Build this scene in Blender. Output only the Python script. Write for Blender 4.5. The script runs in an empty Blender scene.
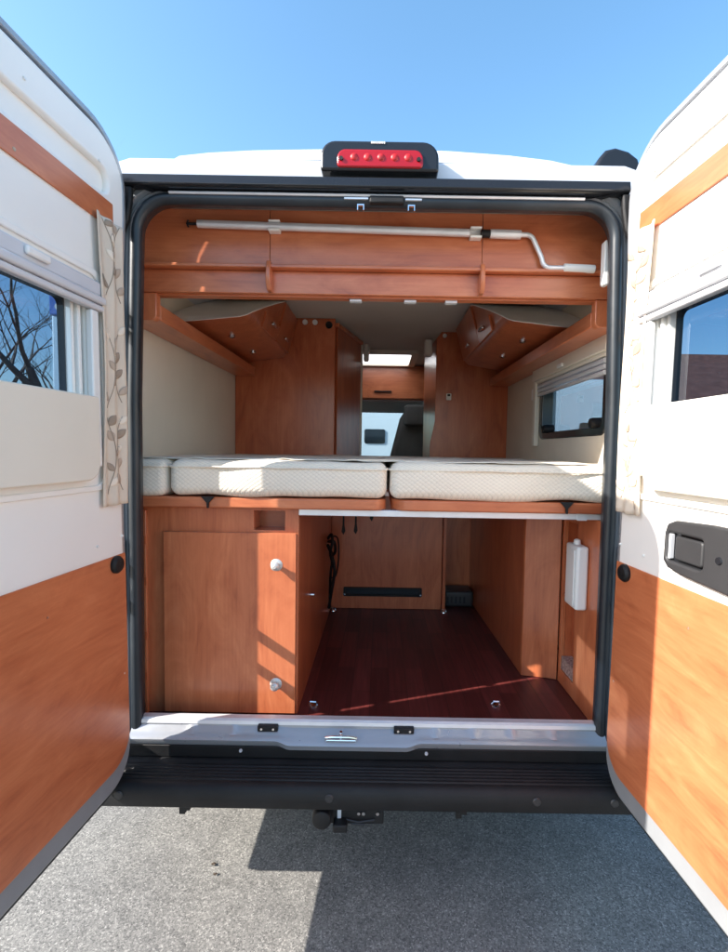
import bpy, bmesh, math, random
from mathutils import Vector, Matrix, noise
R = math.radians
rnd = random.Random(7)
scene = bpy.context.scene
COL = scene.collection

# ------------------------------------------------------------------ materials
def new_mat(name):
    m = bpy.data.materials.new(name); m.use_nodes = True
    nt = m.node_tree
    b = nt.nodes['Principled BSDF']
    return m, nt, b

def N(nt, typ, **kw):
    n = nt.nodes.new(typ)
    for k, v in kw.items():
        setattr(n, k, v)
    return n

def plain(name, col, rough=.5, metal=0., var=.08, vscale=6., bump=0., bscale=300., coat=0., spec=.5, dirt=0.):
    """Base colour with a soft large-scale mottle, fine roughness breakup and optional fine bump."""
    m, nt, b = new_mat(name)
    L = nt.links.new
    tc = N(nt, 'ShaderNodeTexCoord')
    ns = N(nt, 'ShaderNodeTexNoise'); ns.inputs['Scale'].default_value = vscale; ns.inputs['Detail'].default_value = 5
    L(tc.outputs['Object'], ns.inputs['Vector'])
    rp = N(nt, 'ShaderNodeValToRGB')
    lo = [c * (1 - var) for c in col]; hi = [min(1, c * (1 + var)) for c in col]
    rp.color_ramp.elements[0].position = .3; rp.color_ramp.elements[1].position = .7
    rp.color_ramp.elements[0].color = (*lo, 1); rp.color_ramp.elements[1].color = (*hi, 1)
    L(ns.outputs['Fac'], rp.inputs['Fac'])
    L(rp.outputs['Color'], b.inputs['Base Color'])
    mr = N(nt, 'ShaderNodeMapRange')
    mr.inputs['To Min'].default_value = max(.02, rough - .08); mr.inputs['To Max'].default_value = min(1, rough + .1)
    n2 = N(nt, 'ShaderNodeTexNoise'); n2.inputs['Scale'].default_value = vscale * 5; n2.inputs['Detail'].default_value = 4
    L(tc.outputs['Object'], n2.inputs['Vector'])
    L(n2.outputs['Fac'], mr.inputs['Value']); L(mr.outputs['Result'], b.inputs['Roughness'])
    b.inputs['Metallic'].default_value = metal
    b.inputs['Coat Weight'].default_value = coat
    b.inputs['Specular IOR Level'].default_value = spec
    if bump > 0:
        n3 = N(nt, 'ShaderNodeTexNoise'); n3.inputs['Scale'].default_value = bscale; n3.inputs['Detail'].default_value = 3
        L(tc.outputs['Object'], n3.inputs['Vector'])
        bp = N(nt, 'ShaderNodeBump'); bp.inputs['Strength'].default_value = bump; bp.inputs['Distance'].default_value = .003
        L(n3.outputs['Fac'], bp.inputs['Height']); L(bp.outputs['Normal'], b.inputs['Normal'])
    return m

def wood(name, axis, tint=(1, 1, 1), rough=.30, gloss=.6, seed=0., along=2.6, fibre=.22):
    """Pear / cherry laminate: cloudy figure stretched along the grain plus fine fibre streaks."""
    m, nt, b = new_mat(name)
    L = nt.links.new
    tc = N(nt, 'ShaderNodeTexCoord')
    mp = N(nt, 'ShaderNodeMapping')
    s = [9., 9., 9.]; s['xyz'.index(axis)] = along
    mp.inputs['Scale'].default_value = s; mp.inputs['Location'].default_value = (seed, seed * .7, seed * 1.3)
    L(tc.outputs['Object'], mp.inputs['Vector'])
    n1 = N(nt, 'ShaderNodeTexNoise'); n1.inputs['Scale'].default_value = 1.; n1.inputs['Detail'].default_value = 6
    n1.inputs['Roughness'].default_value = .62; n1.inputs['Distortion'].default_value = 1.6
    L(mp.outputs['Vector'], n1.inputs['Vector'])
    mp2 = N(nt, 'ShaderNodeMapping')
    s2 = [120., 120., 120.]; s2['xyz'.index(axis)] = 4.
    mp2.inputs['Scale'].default_value = s2
    L(tc.outputs['Object'], mp2.inputs['Vector'])
    n2 = N(nt, 'ShaderNodeTexNoise'); n2.inputs['Scale'].default_value = 1.; n2.inputs['Detail'].default_value = 3
    L(mp2.outputs['Vector'], n2.inputs['Vector'])
    # board-like vertical bands of slightly different tone
    mp3 = N(nt, 'ShaderNodeMapping')
    s3 = [11., 11., 11.]; s3['xyz'.index(axis)] = .25
    mp3.inputs['Scale'].default_value = s3
    L(tc.outputs['Object'], mp3.inputs['Vector'])
    n3 = N(nt, 'ShaderNodeTexNoise'); n3.inputs['Scale'].default_value = 1.; n3.inputs['Detail'].default_value = 1
    L(mp3.outputs['Vector'], n3.inputs['Vector'])
    a1 = N(nt, 'ShaderNodeMath', operation='MULTIPLY_ADD'); a1.inputs[1].default_value = .90 - fibre
    L(n1.outputs['Fac'], a1.inputs[0])
    a2 = N(nt, 'ShaderNodeMath', operation='MULTIPLY'); a2.inputs[1].default_value = fibre
    L(n2.outputs['Fac'], a2.inputs[0]); L(a2.outputs[0], a1.inputs[2])
    a3 = N(nt, 'ShaderNodeMath', operation='MULTIPLY_ADD'); a3.inputs[1].default_value = .10
    L(n3.outputs['Fac'], a3.inputs[0]); L(a1.outputs[0], a3.inputs[2])
    rp = N(nt, 'ShaderNodeValToRGB')
    e = rp.color_ramp.elements
    base = [(.33, .37, .095, .040), (.45, .50, .142, .058), (.55, .56, .172, .072), (.68, .65, .224, .100)]
    e[0].position = base[0][0]; e[0].color = (*[base[0][i + 1] * tint[i] for i in range(3)], 1)
    e[1].position = base[3][0]; e[1].color = (*[base[3][i + 1] * tint[i] for i in range(3)], 1)
    for k in (1, 2):
        q = e.new(base[k][0]); q.color = (*[base[k][i + 1] * tint[i] for i in range(3)], 1)
    L(a3.outputs[0], rp.inputs['Fac'])
    L(rp.outputs['Color'], b.inputs['Base Color'])
    b.inputs['Roughness'].default_value = rough
    b.inputs['Coat Weight'].default_value = gloss * .5
    b.inputs['Coat Roughness'].default_value = .22
    bp = N(nt, 'ShaderNodeBump'); bp.inputs['Strength'].default_value = .08; bp.inputs['Distance'].default_value = .001
    L(n2.outputs['Fac'], bp.inputs['Height']); L(bp.outputs['Normal'], b.inputs['Normal'])
    return m

def glass(name, tint, gloss=.06):
    m, nt, b = new_mat(name)
    nt.nodes.remove(b)
    L = nt.links.new
    out = nt.nodes['Material Output']
    tr = N(nt, 'ShaderNodeBsdfTransparent'); tr.inputs['Color'].default_value = (*[t ** .5 for t in tint], 1)   # the pane has two faces
    gl = N(nt, 'ShaderNodeBsdfGlossy'); gl.inputs['Roughness'].default_value = .02; gl.inputs['Color'].default_value = (.9, .95, 1, 1)
    fr = N(nt, 'ShaderNodeFresnel'); fr.inputs['IOR'].default_value = 1.45
    mu = N(nt, 'ShaderNodeMath', operation='MULTIPLY'); mu.inputs[1].default_value = gloss / .04
    mu.use_clamp = True
    gb = N(nt, 'ShaderNodeNewGeometry'); iv = N(nt, 'ShaderNodeMath', operation='SUBTRACT'); iv.inputs[0].default_value = 1
    L(gb.outputs['Backfacing'], iv.inputs[1])
    m0 = N(nt, 'ShaderNodeMath', operation='MULTIPLY'); L(fr.outputs['Fac'], m0.inputs[0]); L(iv.outputs[0], m0.inputs[1])
    L(m0.outputs[0], mu.inputs[0])
    mx = N(nt, 'ShaderNodeMixShader')
    L(mu.outputs[0], mx.inputs['Fac']); L(tr.outputs[0], mx.inputs[1]); L(gl.outputs[0], mx.inputs[2])
    L(mx.outputs[0], out.inputs['Surface'])
    return m

def quilt(name, col):
    m, nt, b = new_mat(name)
    L = nt.links.new
    tc = N(nt, 'ShaderNodeTexCoord'); sp = N(nt, 'ShaderNodeSeparateXYZ')
    L(tc.outputs['Object'], sp.inputs[0])
    def mth(op, a, c):
        n = N(nt, 'ShaderNodeMath', operation=op)
        for i, v in enumerate((a, c)):
            if v is None: continue
            if isinstance(v, (int, float)): n.inputs[i].default_value = v
            else: L(v, n.inputs[i])
        return n.outputs[0]
    x, y, z = sp.outputs
    zz = mth('ADD', z, y)
    # wobble so that the weave is not ruler-straight
    nz = N(nt, 'ShaderNodeTexNoise'); nz.inputs['Scale'].default_value = 9; L(tc.outputs['Object'], nz.inputs['Vector'])
    wob = mth('MULTIPLY', nz.outputs['Fac'], .012)
    k = math.pi / .0145
    a = mth('ABSOLUTE', mth('SINE', mth('MULTIPLY', mth('ADD', mth('ADD', mth('MULTIPLY', x, .75), zz), wob), k), None), None)
    c = mth('ABSOLUTE', mth('SINE', mth('MULTIPLY', mth('ADD', mth('SUBTRACT', mth('MULTIPLY', x, .75), zz), wob), k), None), None)
    h = mth('MULTIPLY', a, c)
    h2 = mth('POWER', h, .5)
    fine = N(nt, 'ShaderNodeTexNoise'); fine.inputs['Scale'].default_value = 500; L(tc.outputs['Object'], fine.inputs['Vector'])
    hh = mth('ADD', h2, mth('MULTIPLY', fine.outputs['Fac'], .25))
    bp = N(nt, 'ShaderNodeBump'); bp.inputs['Strength'].default_value = .42; bp.inputs['Distance'].default_value = .0024
    L(hh, bp.inputs['Height']); L(bp.outputs['Normal'], b.inputs['Normal'])
    rp = N(nt, 'ShaderNodeValToRGB')
    rp.color_ramp.elements[0].color = (*[q * .86 for q in col], 1); rp.color_ramp.elements[0].position = .1  # grooves get a darker colour that paints in their shade beside the bump
    rp.color_ramp.elements[1].color = (*col, 1); rp.color_ramp.elements[1].position = .6
    L(h2, rp.inputs['Fac']); L(rp.outputs['Color'], b.inputs['Base Color'])
    b.inputs['Roughness'].default_value = .9
    b.inputs['Sheen Weight'].default_value = .25
    return m

def asphalt(name):
    """Worn grey asphalt: fine stone chips in binder, faint stains and paler traffic-polished patches."""
    m, nt, b = new_mat(name)
    L = nt.links.new
    tc = N(nt, 'ShaderNodeTexCoord')
    def chips(scale):
        v = N(nt, 'ShaderNodeTexVoronoi'); v.inputs['Scale'].default_value = scale
        L(tc.outputs['Object'], v.inputs['Vector'])
        sp = N(nt, 'ShaderNodeSeparateColor'); L(v.outputs['Color'], sp.inputs[0])
        return v, sp.outputs[0]
    v1, c1 = chips(190.); v2, c2 = chips(380.)
    fine = N(nt, 'ShaderNodeTexNoise'); fine.inputs['Scale'].default_value = 260; fine.inputs['Detail'].default_value = 4
    L(tc.outputs['Object'], fine.inputs['Vector'])
    ad = N(nt, 'ShaderNodeMath', operation='MULTIPLY_ADD'); ad.inputs[1].default_value = .38; L(c1, ad.inputs[0])
    m2 = N(nt, 'ShaderNodeMath', operation='MULTIPLY_ADD'); m2.inputs[1].default_value = .30; L(c2, m2.inputs[0])
    m3 = N(nt, 'ShaderNodeMath', operation='MULTIPLY'); m3.inputs[1].default_value = .32; L(fine.outputs['Fac'], m3.inputs[0])
    L(m3.outputs[0], m2.inputs[2]); L(m2.outputs[0], ad.inputs[2])
    rp = N(nt, 'ShaderNodeValToRGB'); e = rp.color_ramp.elements
    e[0].position = .24; e[0].color = (.085, .083, .079, 1)
    e[1].position = .80; e[1].color = (.41, .395, .365, 1)
    q = e.new(.42); q.color = (.165, .161, .150, 1)
    q = e.new(.66); q.color = (.225, .218, .201, 1)
    L(ad.outputs[0], rp.inputs['Fac'])
    def mot(scale, det, p0, p1, c0, c1_, dist=0):
        n = N(nt, 'ShaderNodeTexNoise'); n.inputs['Scale'].default_value = scale; n.inputs['Detail'].default_value = det; n.inputs['Distortion'].default_value = dist
        L(tc.outputs['Object'], n.inputs['Vector'])
        r = N(nt, 'ShaderNodeValToRGB')
        r.color_ramp.elements[0].position = p0; r.color_ramp.elements[0].color = (*c0, 1)
        r.color_ramp.elements[1].position = p1; r.color_ramp.elements[1].color = (*c1_, 1)
        L(n.outputs['Fac'], r.inputs['Fac']); return r.outputs['Color']
    out = rp.outputs['Color']
    for c in (mot(2.1, 6, .3, .7, (.84, .84, .86), (1.08, 1.07, 1.05)), mot(9, 7, .35, .62, (.86, .86, .86), (1.03, 1.03, 1.03), 1.), mot(31, 3, .24, .30, (.55, .54, .52), (1, 1, 1))):
        mul = N(nt, 'ShaderNodeMix', data_type='RGBA', blend_type='MULTIPLY'); mul.inputs['Factor'].default_value = 1
        L(out, mul.inputs['A']); L(c, mul.inputs['B']); out = mul.outputs['Result']
    L(out, b.inputs['Base Color'])
    b.inputs['Roughness'].default_value = .85
    bp = N(nt, 'ShaderNodeBump'); bp.inputs['Strength'].default_value = .28; bp.inputs['Distance'].default_value = .0016
    L(c1, bp.inputs['Height']); L(bp.outputs['Normal'], b.inputs['Normal'])
    return m

def plank_floor(name):
    m, nt, b = new_mat(name)
    L = nt.links.new
    tc = N(nt, 'ShaderNodeTexCoord')
    mp = N(nt, 'ShaderNodeMapping'); mp.inputs['Rotation'].default_value = (0, 0, R(90))
    L(tc.outputs['Object'], mp.inputs['Vector'])
    br = N(nt, 'ShaderNodeTexBrick')
    br.inputs['Scale'].default_value = 1.; br.inputs['Mortar Size'].default_value = .0012
    br.inputs['Brick Width'].default_value = .42; br.inputs['Row Height'].default_value = .075
    br.inputs['Color1'].default_value = (.075, .014, .013, 1); br.inputs['Color2'].default_value = (.165, .034, .030, 1)
    br.inputs['Mortar'].default_value = (.03, .01, .008, 1)
    L(mp.outputs['Vector'], br.inputs['Vector'])
    mp2 = N(nt, 'ShaderNodeMapping'); mp2.inputs['Scale'].default_value = (90, 5, 5)
    L(tc.outputs['Object'], mp2.inputs['Vector'])
    ns = N(nt, 'ShaderNodeTexNoise'); ns.inputs['Scale'].default_value = 1; ns.inputs['Detail'].default_value = 4
    L(mp2.outputs['Vector'], ns.inputs['Vector'])
    rp = N(nt, 'ShaderNodeValToRGB')
    rp.color_ramp.elements[0].position = .3; rp.color_ramp.elements[0].color = (.7, .7, .7, 1)
    rp.color_ramp.elements[1].position = .7; rp.color_ramp.elements[1].color = (1.2, 1.2, 1.2, 1)
    L(ns.outputs['Fac'], rp.inputs['Fac'])
    mul = N(nt, 'ShaderNodeMix', data_type='RGBA', blend_type='MULTIPLY'); mul.inputs['Factor'].default_value = 1
    L(br.outputs['Color'], mul.inputs['A']); L(rp.outputs['Color'], mul.inputs['B'])
    L(mul.outputs['Result'], b.inputs['Base Color'])
    b.inputs['Roughness'].default_value = .42
    return m

M = dict(
    wood_z=wood('cherry_wood_upright', 'z'),
    wood_x=wood('cherry_wood_across', 'x', seed=3.1),
    wood_y=wood('cherry_wood_lengthwise', 'y', seed=1.7),
    wood_door=wood('cherry_wood_door_panel', 'x', tint=(1.0, 1.04, 1.05), seed=5.2, along=3.2, fibre=.19),
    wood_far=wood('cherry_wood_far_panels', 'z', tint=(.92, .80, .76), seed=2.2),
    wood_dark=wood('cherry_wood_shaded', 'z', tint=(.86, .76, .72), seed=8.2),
    white=plain('white_trim', (.88, .86, .82), .42, var=.03, vscale=3, bump=.05, bscale=600),
    cream=plain('cream_board', (.78, .73, .63), .55, var=.03, vscale=3, bump=.06, bscale=700),
    beige=plain('beige_lining', (.72, .65, .54), .8, var=.04, vscale=4, bump=.25, bscale=350),
    ceil=plain('ceiling_lining', (.62, .585, .52), .8, var=.04, vscale=3, bump=.2, bscale=350),
    plastic=plain('white_plastic', (.82, .82, .80), .3, var=.02),
    greyplastic=plain('pale_grey_plastic', (.62, .63, .66), .35, var=.04),
    silver=plain('silver_paint', (.36, .375, .40), .3, metal=.35, var=.04, coat=.5),
    paint=plain('white_body_paint', (.64, .67, .72), .22, var=.02, coat=.7, vscale=2),
    jamb=plain('grey_jamb_paint', (.22, .235, .255), .32, metal=.25, var=.12, vscale=7, coat=.4),
    edge=plain('grey_door_edge', (.27, .28, .295), .45, metal=.1, var=.08, vscale=8),
    rubber=plain('dark_rubber', (.017, .022, .028), .36, var=.25, vscale=10, bump=.05, bscale=500),
    black=plain('black_plastic', (.010, .010, .011), .5, var=.35, vscale=9, bump=.35, bscale=900, spec=.35),
    gloss_black=plain('gloss_black_plastic', (.014, .015, .018), .16, var=.1),
    darkgrey=plain('dark_grey_plastic', (.030, .030, .032), .45, var=.12, bump=.2, bscale=900),
    alu=plain('brushed_aluminium', (.78, .79, .82), .34, metal=.4, var=.06, vscale=14),
    satin=plain('satin_nickel', (.58, .575, .56), .34, metal=.35, var=.05),
    chrome=plain('chrome', (.75, .75, .76), .18, metal=1., var=.05),
    red=plain('red_lens', (.34, .004, .008), .16, var=.1, coat=.2),
    redlit=plain('red_reflector', (.42, .008, .010), .45, var=.3, vscale=60, coat=.1),
    floor=plank_floor('mahogany_planks'),
    quilt=quilt('quilted_ticking', (.84, .75, .625)),
    curtain=plain('beige_curtain', (.70, .60, .49), .9, var=.06, vscale=8, bump=.4, bscale=700),
    leafd=plain('printed_leaf_dark', (.33, .26, .20), .9, var=.1),
    leafm=plain('printed_leaf_tan', (.47, .37, .29), .9, var=.1),
    leafl=plain('printed_leaf_pale', (.80, .70, .58), .9, var=.05),
    seat=plain('dark_seat_fabric', (.11, .115, .115), .9, var=.15, bump=.4, bscale=500),
    dash=plain('dashboard_grey', (.05, .053, .056), .7, var=.1),
    pane=glass('tinted_pane', (.16, .23, .31), .05),
    pane2=glass('smoked_acrylic', (.20, .28, .33), .06),
    clear=glass('windscreen_glass', (.34, .44, .47), .05),
    vanglass=plain('dark_window', (.02, .025, .03), .08, var=.1, coat=.5),
    tyre=plain('tyre_rubber', (.02, .02, .02), .8, var=.2, bump=.3, bscale=90),
    bark=plain('bark', (.13, .10, .085), .9, var=.3, vscale=5, bump=.8, bscale=40),
    tile=plain('brown_roof_tiles', (.17, .075, .055), .8, var=.25, vscale=3, bump=.6, bscale=25),
    render=plain('pale_render', (.62, .63, .64), .8, var=.05),
    signblue=plain('blue_sign_face', (.03, .13, .48), .4, var=.05),
    signpale=plain('pale_sign_face', (.55, .68, .76), .4, var=.05),
    asphalt=asphalt('asphalt'),
    deadleaf=plain('dry_leaf', (.06, .04, .025), .8, var=.3, vscale=60),
    grid=plain('mesh_grid', (.45, .45, .46), .4, metal=.5, var=.6, vscale=120),
)

m, nt, b = new_mat('skylight_diffuser'); nt.nodes.remove(b)
tl = N(nt, 'ShaderNodeBsdfTranslucent'); tl.inputs['Color'].default_value = (.93, .93, .91, 1)
nt.links.new(tl.outputs[0], nt.nodes['Material Output'].inputs['Surface']); M['hatch_diffuser'] = m
# --------------------------------------------------------------- mesh helpers
def BM(): return bmesh.new()

def box(bm, x0, x1, y0, y1, z0, z1):
    vs = [bm.verts.new(p) for p in [(x0, y0, z0), (x1, y0, z0), (x1, y1, z0), (x0, y1, z0), (x0, y0, z1), (x1, y0, z1), (x1, y1, z1), (x0, y1, z1)]]
    for f in [(0, 3, 2, 1), (4, 5, 6, 7), (0, 1, 5, 4), (1, 2, 6, 5), (2, 3, 7, 6), (3, 0, 4, 7)]:
        bm.faces.new([vs[i] for i in f])
    return bm

def ax3(axis, a, u, v):
    return {'x': (a, u, v), 'y': (u, a, v), 'z': (u, v, a)}[axis]

def prism(bm, poly, axis, a0, a1):
    """Extrude a 2D outline; the two other axes keep xyz order."""
    A = [bm.verts.new(ax3(axis, a0, *p)) for p in poly]
    B = [bm.verts.new(ax3(axis, a1, *p)) for p in poly]
    n = len(poly)
    bm.faces.new(A); bm.faces.new(B[::-1])
    for i in range(n):
        bm.faces.new([A[i], B[i], B[(i + 1) % n], A[(i + 1) % n]])
    return bm

def slab_holes(bm, outer, holes, axis, a0, a1):
    edges = []; first = []
    for loop in [outer] + holes:
        vs = [bm.verts.new(ax3(axis, a0, *p)) for p in loop]
        first += vs
        for i in range(len(vs)):
            edges.append(bm.edges.new((vs[i], vs[(i + 1) % len(vs)])))
    g = bmesh.ops.triangle_fill(bm, use_beauty=True, edges=edges)
    faces = [f for f in g['geom'] if isinstance(f, bmesh.types.BMFace)]
    e = bmesh.ops.extrude_face_region(bm, geom=faces)
    d = {'x': (a1 - a0, 0, 0), 'y': (0, a1 - a0, 0), 'z': (0, 0, a1 - a0)}[axis]
    bmesh.ops.translate(bm, verts=[v for v in e['geom'] if isinstance(v, bmesh.types.BMVert)], vec=d)
    return bm

def rrect(u0, u1, v0, v1, r, seg=6):
    """Rounded rectangle outline; r may be a number or four radii (lower left, lower right, upper right, upper left)."""
    rr = r if isinstance(r, (list, tuple)) else [r] * 4
    pts = []
    for (cu, cv, a0, q) in [(u0, v0, 180, rr[0]), (u1, v0, 270, rr[1]), (u1, v1, 0, rr[2]), (u0, v1, 90, rr[3])]:
        if q <= 1e-6:
            pts.append((cu, cv)); continue
        ox = cu + (q if cu == u0 else -q); oy = cv + (q if cv == v0 else -q)
        for i in range(seg + 1):
            t = R(a0 + 90 * i / seg)
            pts.append((ox + q * math.cos(t), oy + q * math.sin(t)))
    return pts

def tube(bm, pts, r, seg=10, caps=True):
    pts = [Vector(p) for p in pts]
    rs = r if isinstance(r, (list, tuple)) else [r] * len(pts)
    rings = []; ref = None
    for i, p in enumerate(pts):
        if i == 0: d = pts[1] - p
        elif i == len(pts) - 1: d = p - pts[i - 1]
        else: d = (pts[i + 1] - p).normalized() + (p - pts[i - 1]).normalized()
        d.normalize()
        if ref is None:
            ref = d.orthogonal().normalized()
        else:
            ref = (ref - d * ref.dot(d))
            ref = ref.normalized() if ref.length > 1e-6 else d.orthogonal().normalized()
        b2 = d.cross(ref)
        rings.append([bm.verts.new(p + (ref * math.cos(2 * math.pi * k / seg) + b2 * math.sin(2 * math.pi * k / seg)) * rs[i]) for k in range(seg)])
    for i in range(len(rings) - 1):
        for k in range(seg):
            bm.faces.new([rings[i][k], rings[i][(k + 1) % seg], rings[i + 1][(k + 1) % seg], rings[i + 1][k]])
    if caps:
        bm.faces.new(rings[0][::-1]); bm.faces.new(rings[-1])
    return bm

def lathe(bm, prof, c, axis, seg=24):
    """prof: (distance along axis, radius)."""
    c = Vector(c); rings = []
    for (a, r) in prof:
        ring = []
        for k in range(seg):
            t = 2 * math.pi * k / seg; u, v = r * math.cos(t), r * math.sin(t)
            ring.append(bm.verts.new(c + Vector(ax3(axis, a, u, v))))
        rings.append(ring)
    for i in range(len(rings) - 1):
        for k in range(seg):
            bm.faces.new([rings[i][k], rings[i][(k + 1) % seg], rings[i + 1][(k + 1) % seg], rings[i + 1][k]])
    bm.faces.new(rings[0][::-1]); bm.faces.new(rings[-1])
    return bm

def soft_box(bm, x0, x1, y0, y1, z0, z1, r, step=.03, wob=0., wf=6., seed=0):
    """Rounded, slightly uneven cushion."""
    def axis_vals(a, b):
        n = max(2, int((b - a - 2 * r) / step))
        inner = [a + r + (b - a - 2 * r) * i / n for i in range(n + 1)]
        q = [r * .12, r * .45, r * .75]
        return [a] + [a + t for t in q] + inner + [b - t for t in reversed(q)] + [b]
    X, Yv, Zv = axis_vals(x0, x1), axis_vals(y0, y1), axis_vals(z0, z1)
    cache = {}
    def vert(x, y, z):
        k = (round(x, 5), round(y, 5), round(z, 5))
        if k in cache: return cache[k]
        p = Vector((x, y, z))
        c = Vector((min(max(x, x0 + r), x1 - r), min(max(y, y0 + r), y1 - r), min(max(z, z0 + r), z1 - r)))
        d = p - c
        if d.length > 1e-9:
            p = c + d.normalized() * r
        if wob:
            nrm = d.normalized() if d.length > 1e-9 else Vector((0, 0, 0))
            p += nrm * wob * noise.noise(Vector((p.x * wf + seed, p.y * wf, p.z * wf)))
        cache[k] = bm.verts.new(p)
        return cache[k]
    def grid(A, B, f):
        for i in range(len(A) - 1):
            for j in range(len(B) - 1):
                q = [f(A[i], B[j]), f(A[i + 1], B[j]), f(A[i + 1], B[j + 1]), f(A[i], B[j + 1])]
                if len(set(q)) == 4:
                    try: bm.faces.new(q)
                    except ValueError: pass
    for z in (z0, z1): grid(X, Yv, lambda a, b: vert(a, b, z))
    for y in (y0, y1): grid(X, Zv, lambda a, b: vert(a, y, b))
    for x in (x0, x1): grid(Yv, Zv, lambda a, b: vert(x, a, b))
    return bm

def origin(o):
    v = Vector((0, 0, 0))
    while o is not None:
        v += o.location; o = o.parent
    return v

def obj(name, bm, mat, parent=None, bevel=0., smooth=None, local=False, seg=2, mats=None, loc=None):
    if isinstance(mat, str): mat = M[mat]
    bmesh.ops.recalc_face_normals(bm, faces=bm.faces[:])
    me = bpy.data.meshes.new(name)
    base = Vector((0, 0, 0))
    if not local:
        if parent is not None: base = origin(parent)
        elif loc is not None: base = Vector(loc)
        bmesh.ops.translate(bm, verts=bm.verts[:], vec=-base)
    bm.to_mesh(me); bm.free()
    me.materials.append(mat)
    for mm in (mats or []): me.materials.append(M[mm])
    o = bpy.data.objects.new(name, me); COL.objects.link(o)
    if parent is not None: o.parent = parent
    elif loc is not None: o.location = loc
    if smooth is not None:
        for p in me.polygons: p.use_smooth = True
        me.set_sharp_from_angle(angle=R(smooth))
    if bevel > 0:
        b = o.modifiers.new('bevel', 'BEVEL'); b.width = bevel; b.segments = seg; b.limit_method = 'ANGLE'; b.angle_limit = R(40)
        b.harden_normals = False
        if smooth is None:
            for p in me.polygons: p.use_smooth = True
            me.set_sharp_from_angle(angle=R(35))
    return o

def many(name, bm, *a, **kw):
    """One object for every loose piece in bm (each screw, each clip is its own part)."""
    todo = set(bm.verts); out = []
    while todo:
        st = [todo.pop()]; isl = set(st)
        while st:
            v = st.pop()
            for e in v.link_edges:
                q = e.other_vert(v)
                if q not in isl:
                    isl.add(q); todo.discard(q); st.append(q)
        nb = BM(); mp = {}
        for v in isl: mp[v] = nb.verts.new(v.co)
        for f in {f for v in isl for f in v.link_faces}: nb.faces.new([mp[v] for v in f.verts])
        out.append(obj(name, nb, *a, **kw))
    bm.free()
    return out

def tag(o, label, cat, group=None, kind=None):
    if label: o['label'] = label
    if cat: o['category'] = cat
    if group: o['group'] = group
    if kind: o['kind'] = kind
    return o

def thing(name, label, cat, loc, group=None):
    o = bpy.data.objects.new(name, None); COL.objects.link(o); o.location = loc
    o.empty_display_size = .1
    return tag(o, label, cat, group)

CX = -.025          # middle of the van
FZ = .522           # level of the boot floor
# ------------------------------------------------------------------- ground
g = BM()
S_ = 400
n = 20
for i in range(n):
    for j in range(n):
        x0 = -S_ + 2 * S_ * i / n; x1 = -S_ + 2 * S_ * (i + 1) / n
        y0 = -S_ + 2 * S_ * j / n; y1 = -S_ + 2 * S_ * (j + 1) / n
        g.faces.new([g.verts.new(p) for p in [(x0, y0, 0), (x1, y0, 0), (x1, y1, 0), (x0, y1, 0)]])
bmesh.ops.remove_doubles(g, verts=g.verts[:], dist=.001)
o = obj('asphalt_ground', g, 'asphalt'); o['kind'] = 'structure'

# ---------------------------------------------------------------- camper van
van = thing('camper_van', 'white and silver camper van seen from behind with both rear doors swung open', 'camper van', (CX, 2.4, 0))

# opening path (inverted U), taking the slight taper of the body
def opening(off, z_bot, rad=.088, seg=10):
    hb, ht, zt, zm = .770 + off, .756 + off, 2.276 + off, 1.65
    r = rad + off
    pts = [(CX - hb, z_bot), (CX - hb, 1.0), (CX - hb, zm), (CX - (hb * .45 + ht * .55), 1.95)]
    for i in range(seg + 1):
        t = R(180 - 90 * i / seg)
        pts.append((CX - ht + r + r * math.cos(t), zt - r + r * math.sin(t)))
    right = [(2 * CX - x, z) for x, z in reversed(pts)]
    return pts + right

def sweep_u(bm, z_bot, prof, rad=.088):
    """prof: closed list of (outward offset, y)."""
    loops = [[(x, y, z) for x, z in opening(o, z_bot, rad)] for o, y in prof]
    n = len(loops); m = len(loops[0])
    V = [[bm.verts.new(p) for p in lp] for lp in loops]
    for i in range(n):
        A, B = V[i], V[(i + 1) % n]
        for k in range(m - 1):
            bm.faces.new([A[k], A[k + 1], B[k + 1], B[k]])
    bm.faces.new([V[i][0] for i in range(n)]); bm.faces.new([V[i][-1] for i in range(n)][::-1])
    return bm

seal_prof = [(.019 + .019 * math.cos(t), -.010 + .020 * math.sin(t)) for t in [2 * math.pi * k / 14 for k in range(14)]]
obj('door_seal', sweep_u(BM(), .505, seal_prof), 'rubber', van, smooth=60)
obj('seal_lip', sweep_u(BM(), .51, [(.006, .006), (.016, .04), (.03, .04), (.03, .006)]), 'rubber', van, smooth=40)
obj('door_jamb', sweep_u(BM(), .47, [(.036, -.008), (.044, -.016), (.052, -.010), (.060, -.022), (.076, -.020), (.084, -.008), (.084, .07), (.036, .07)]), 'jamb', van, smooth=40)
# rear body face around the jamb
outer = [(CX - .985, .40), (CX - 1.0, .9), (CX - 1.0, 1.35), (CX - .975, 1.8), (CX - .93, 2.2), (CX - .90, 2.35), (CX - .87, 2.41), (CX - .80, 2.432)]
outer = outer + [(2 * CX - x, z) for x, z in reversed(outer)]
hole = opening(.082, .47)
obj('rear_body_frame', slab_holes(BM(), outer, [hole], 'y', .0, .06), 'paint', van, bevel=.012)
# roof gutter strip and the thin bright lip under it
obj('roof_gutter', prism(BM(), [(-.045, 2.316), (-.055, 2.322), (-.05, 2.352), (.0, 2.358), (.0, 2.316)], 'x', CX - .80, CX + .795), 'gloss_black', van, bevel=.003)
obj('gutter_lip', prism(BM(), [(-.032, 2.302), (-.036, 2.306), (-.032, 2.310), (-.018, 2.310), (-.018, 2.302)], 'x', CX - .66, CX + .66), 'alu', van)
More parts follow.
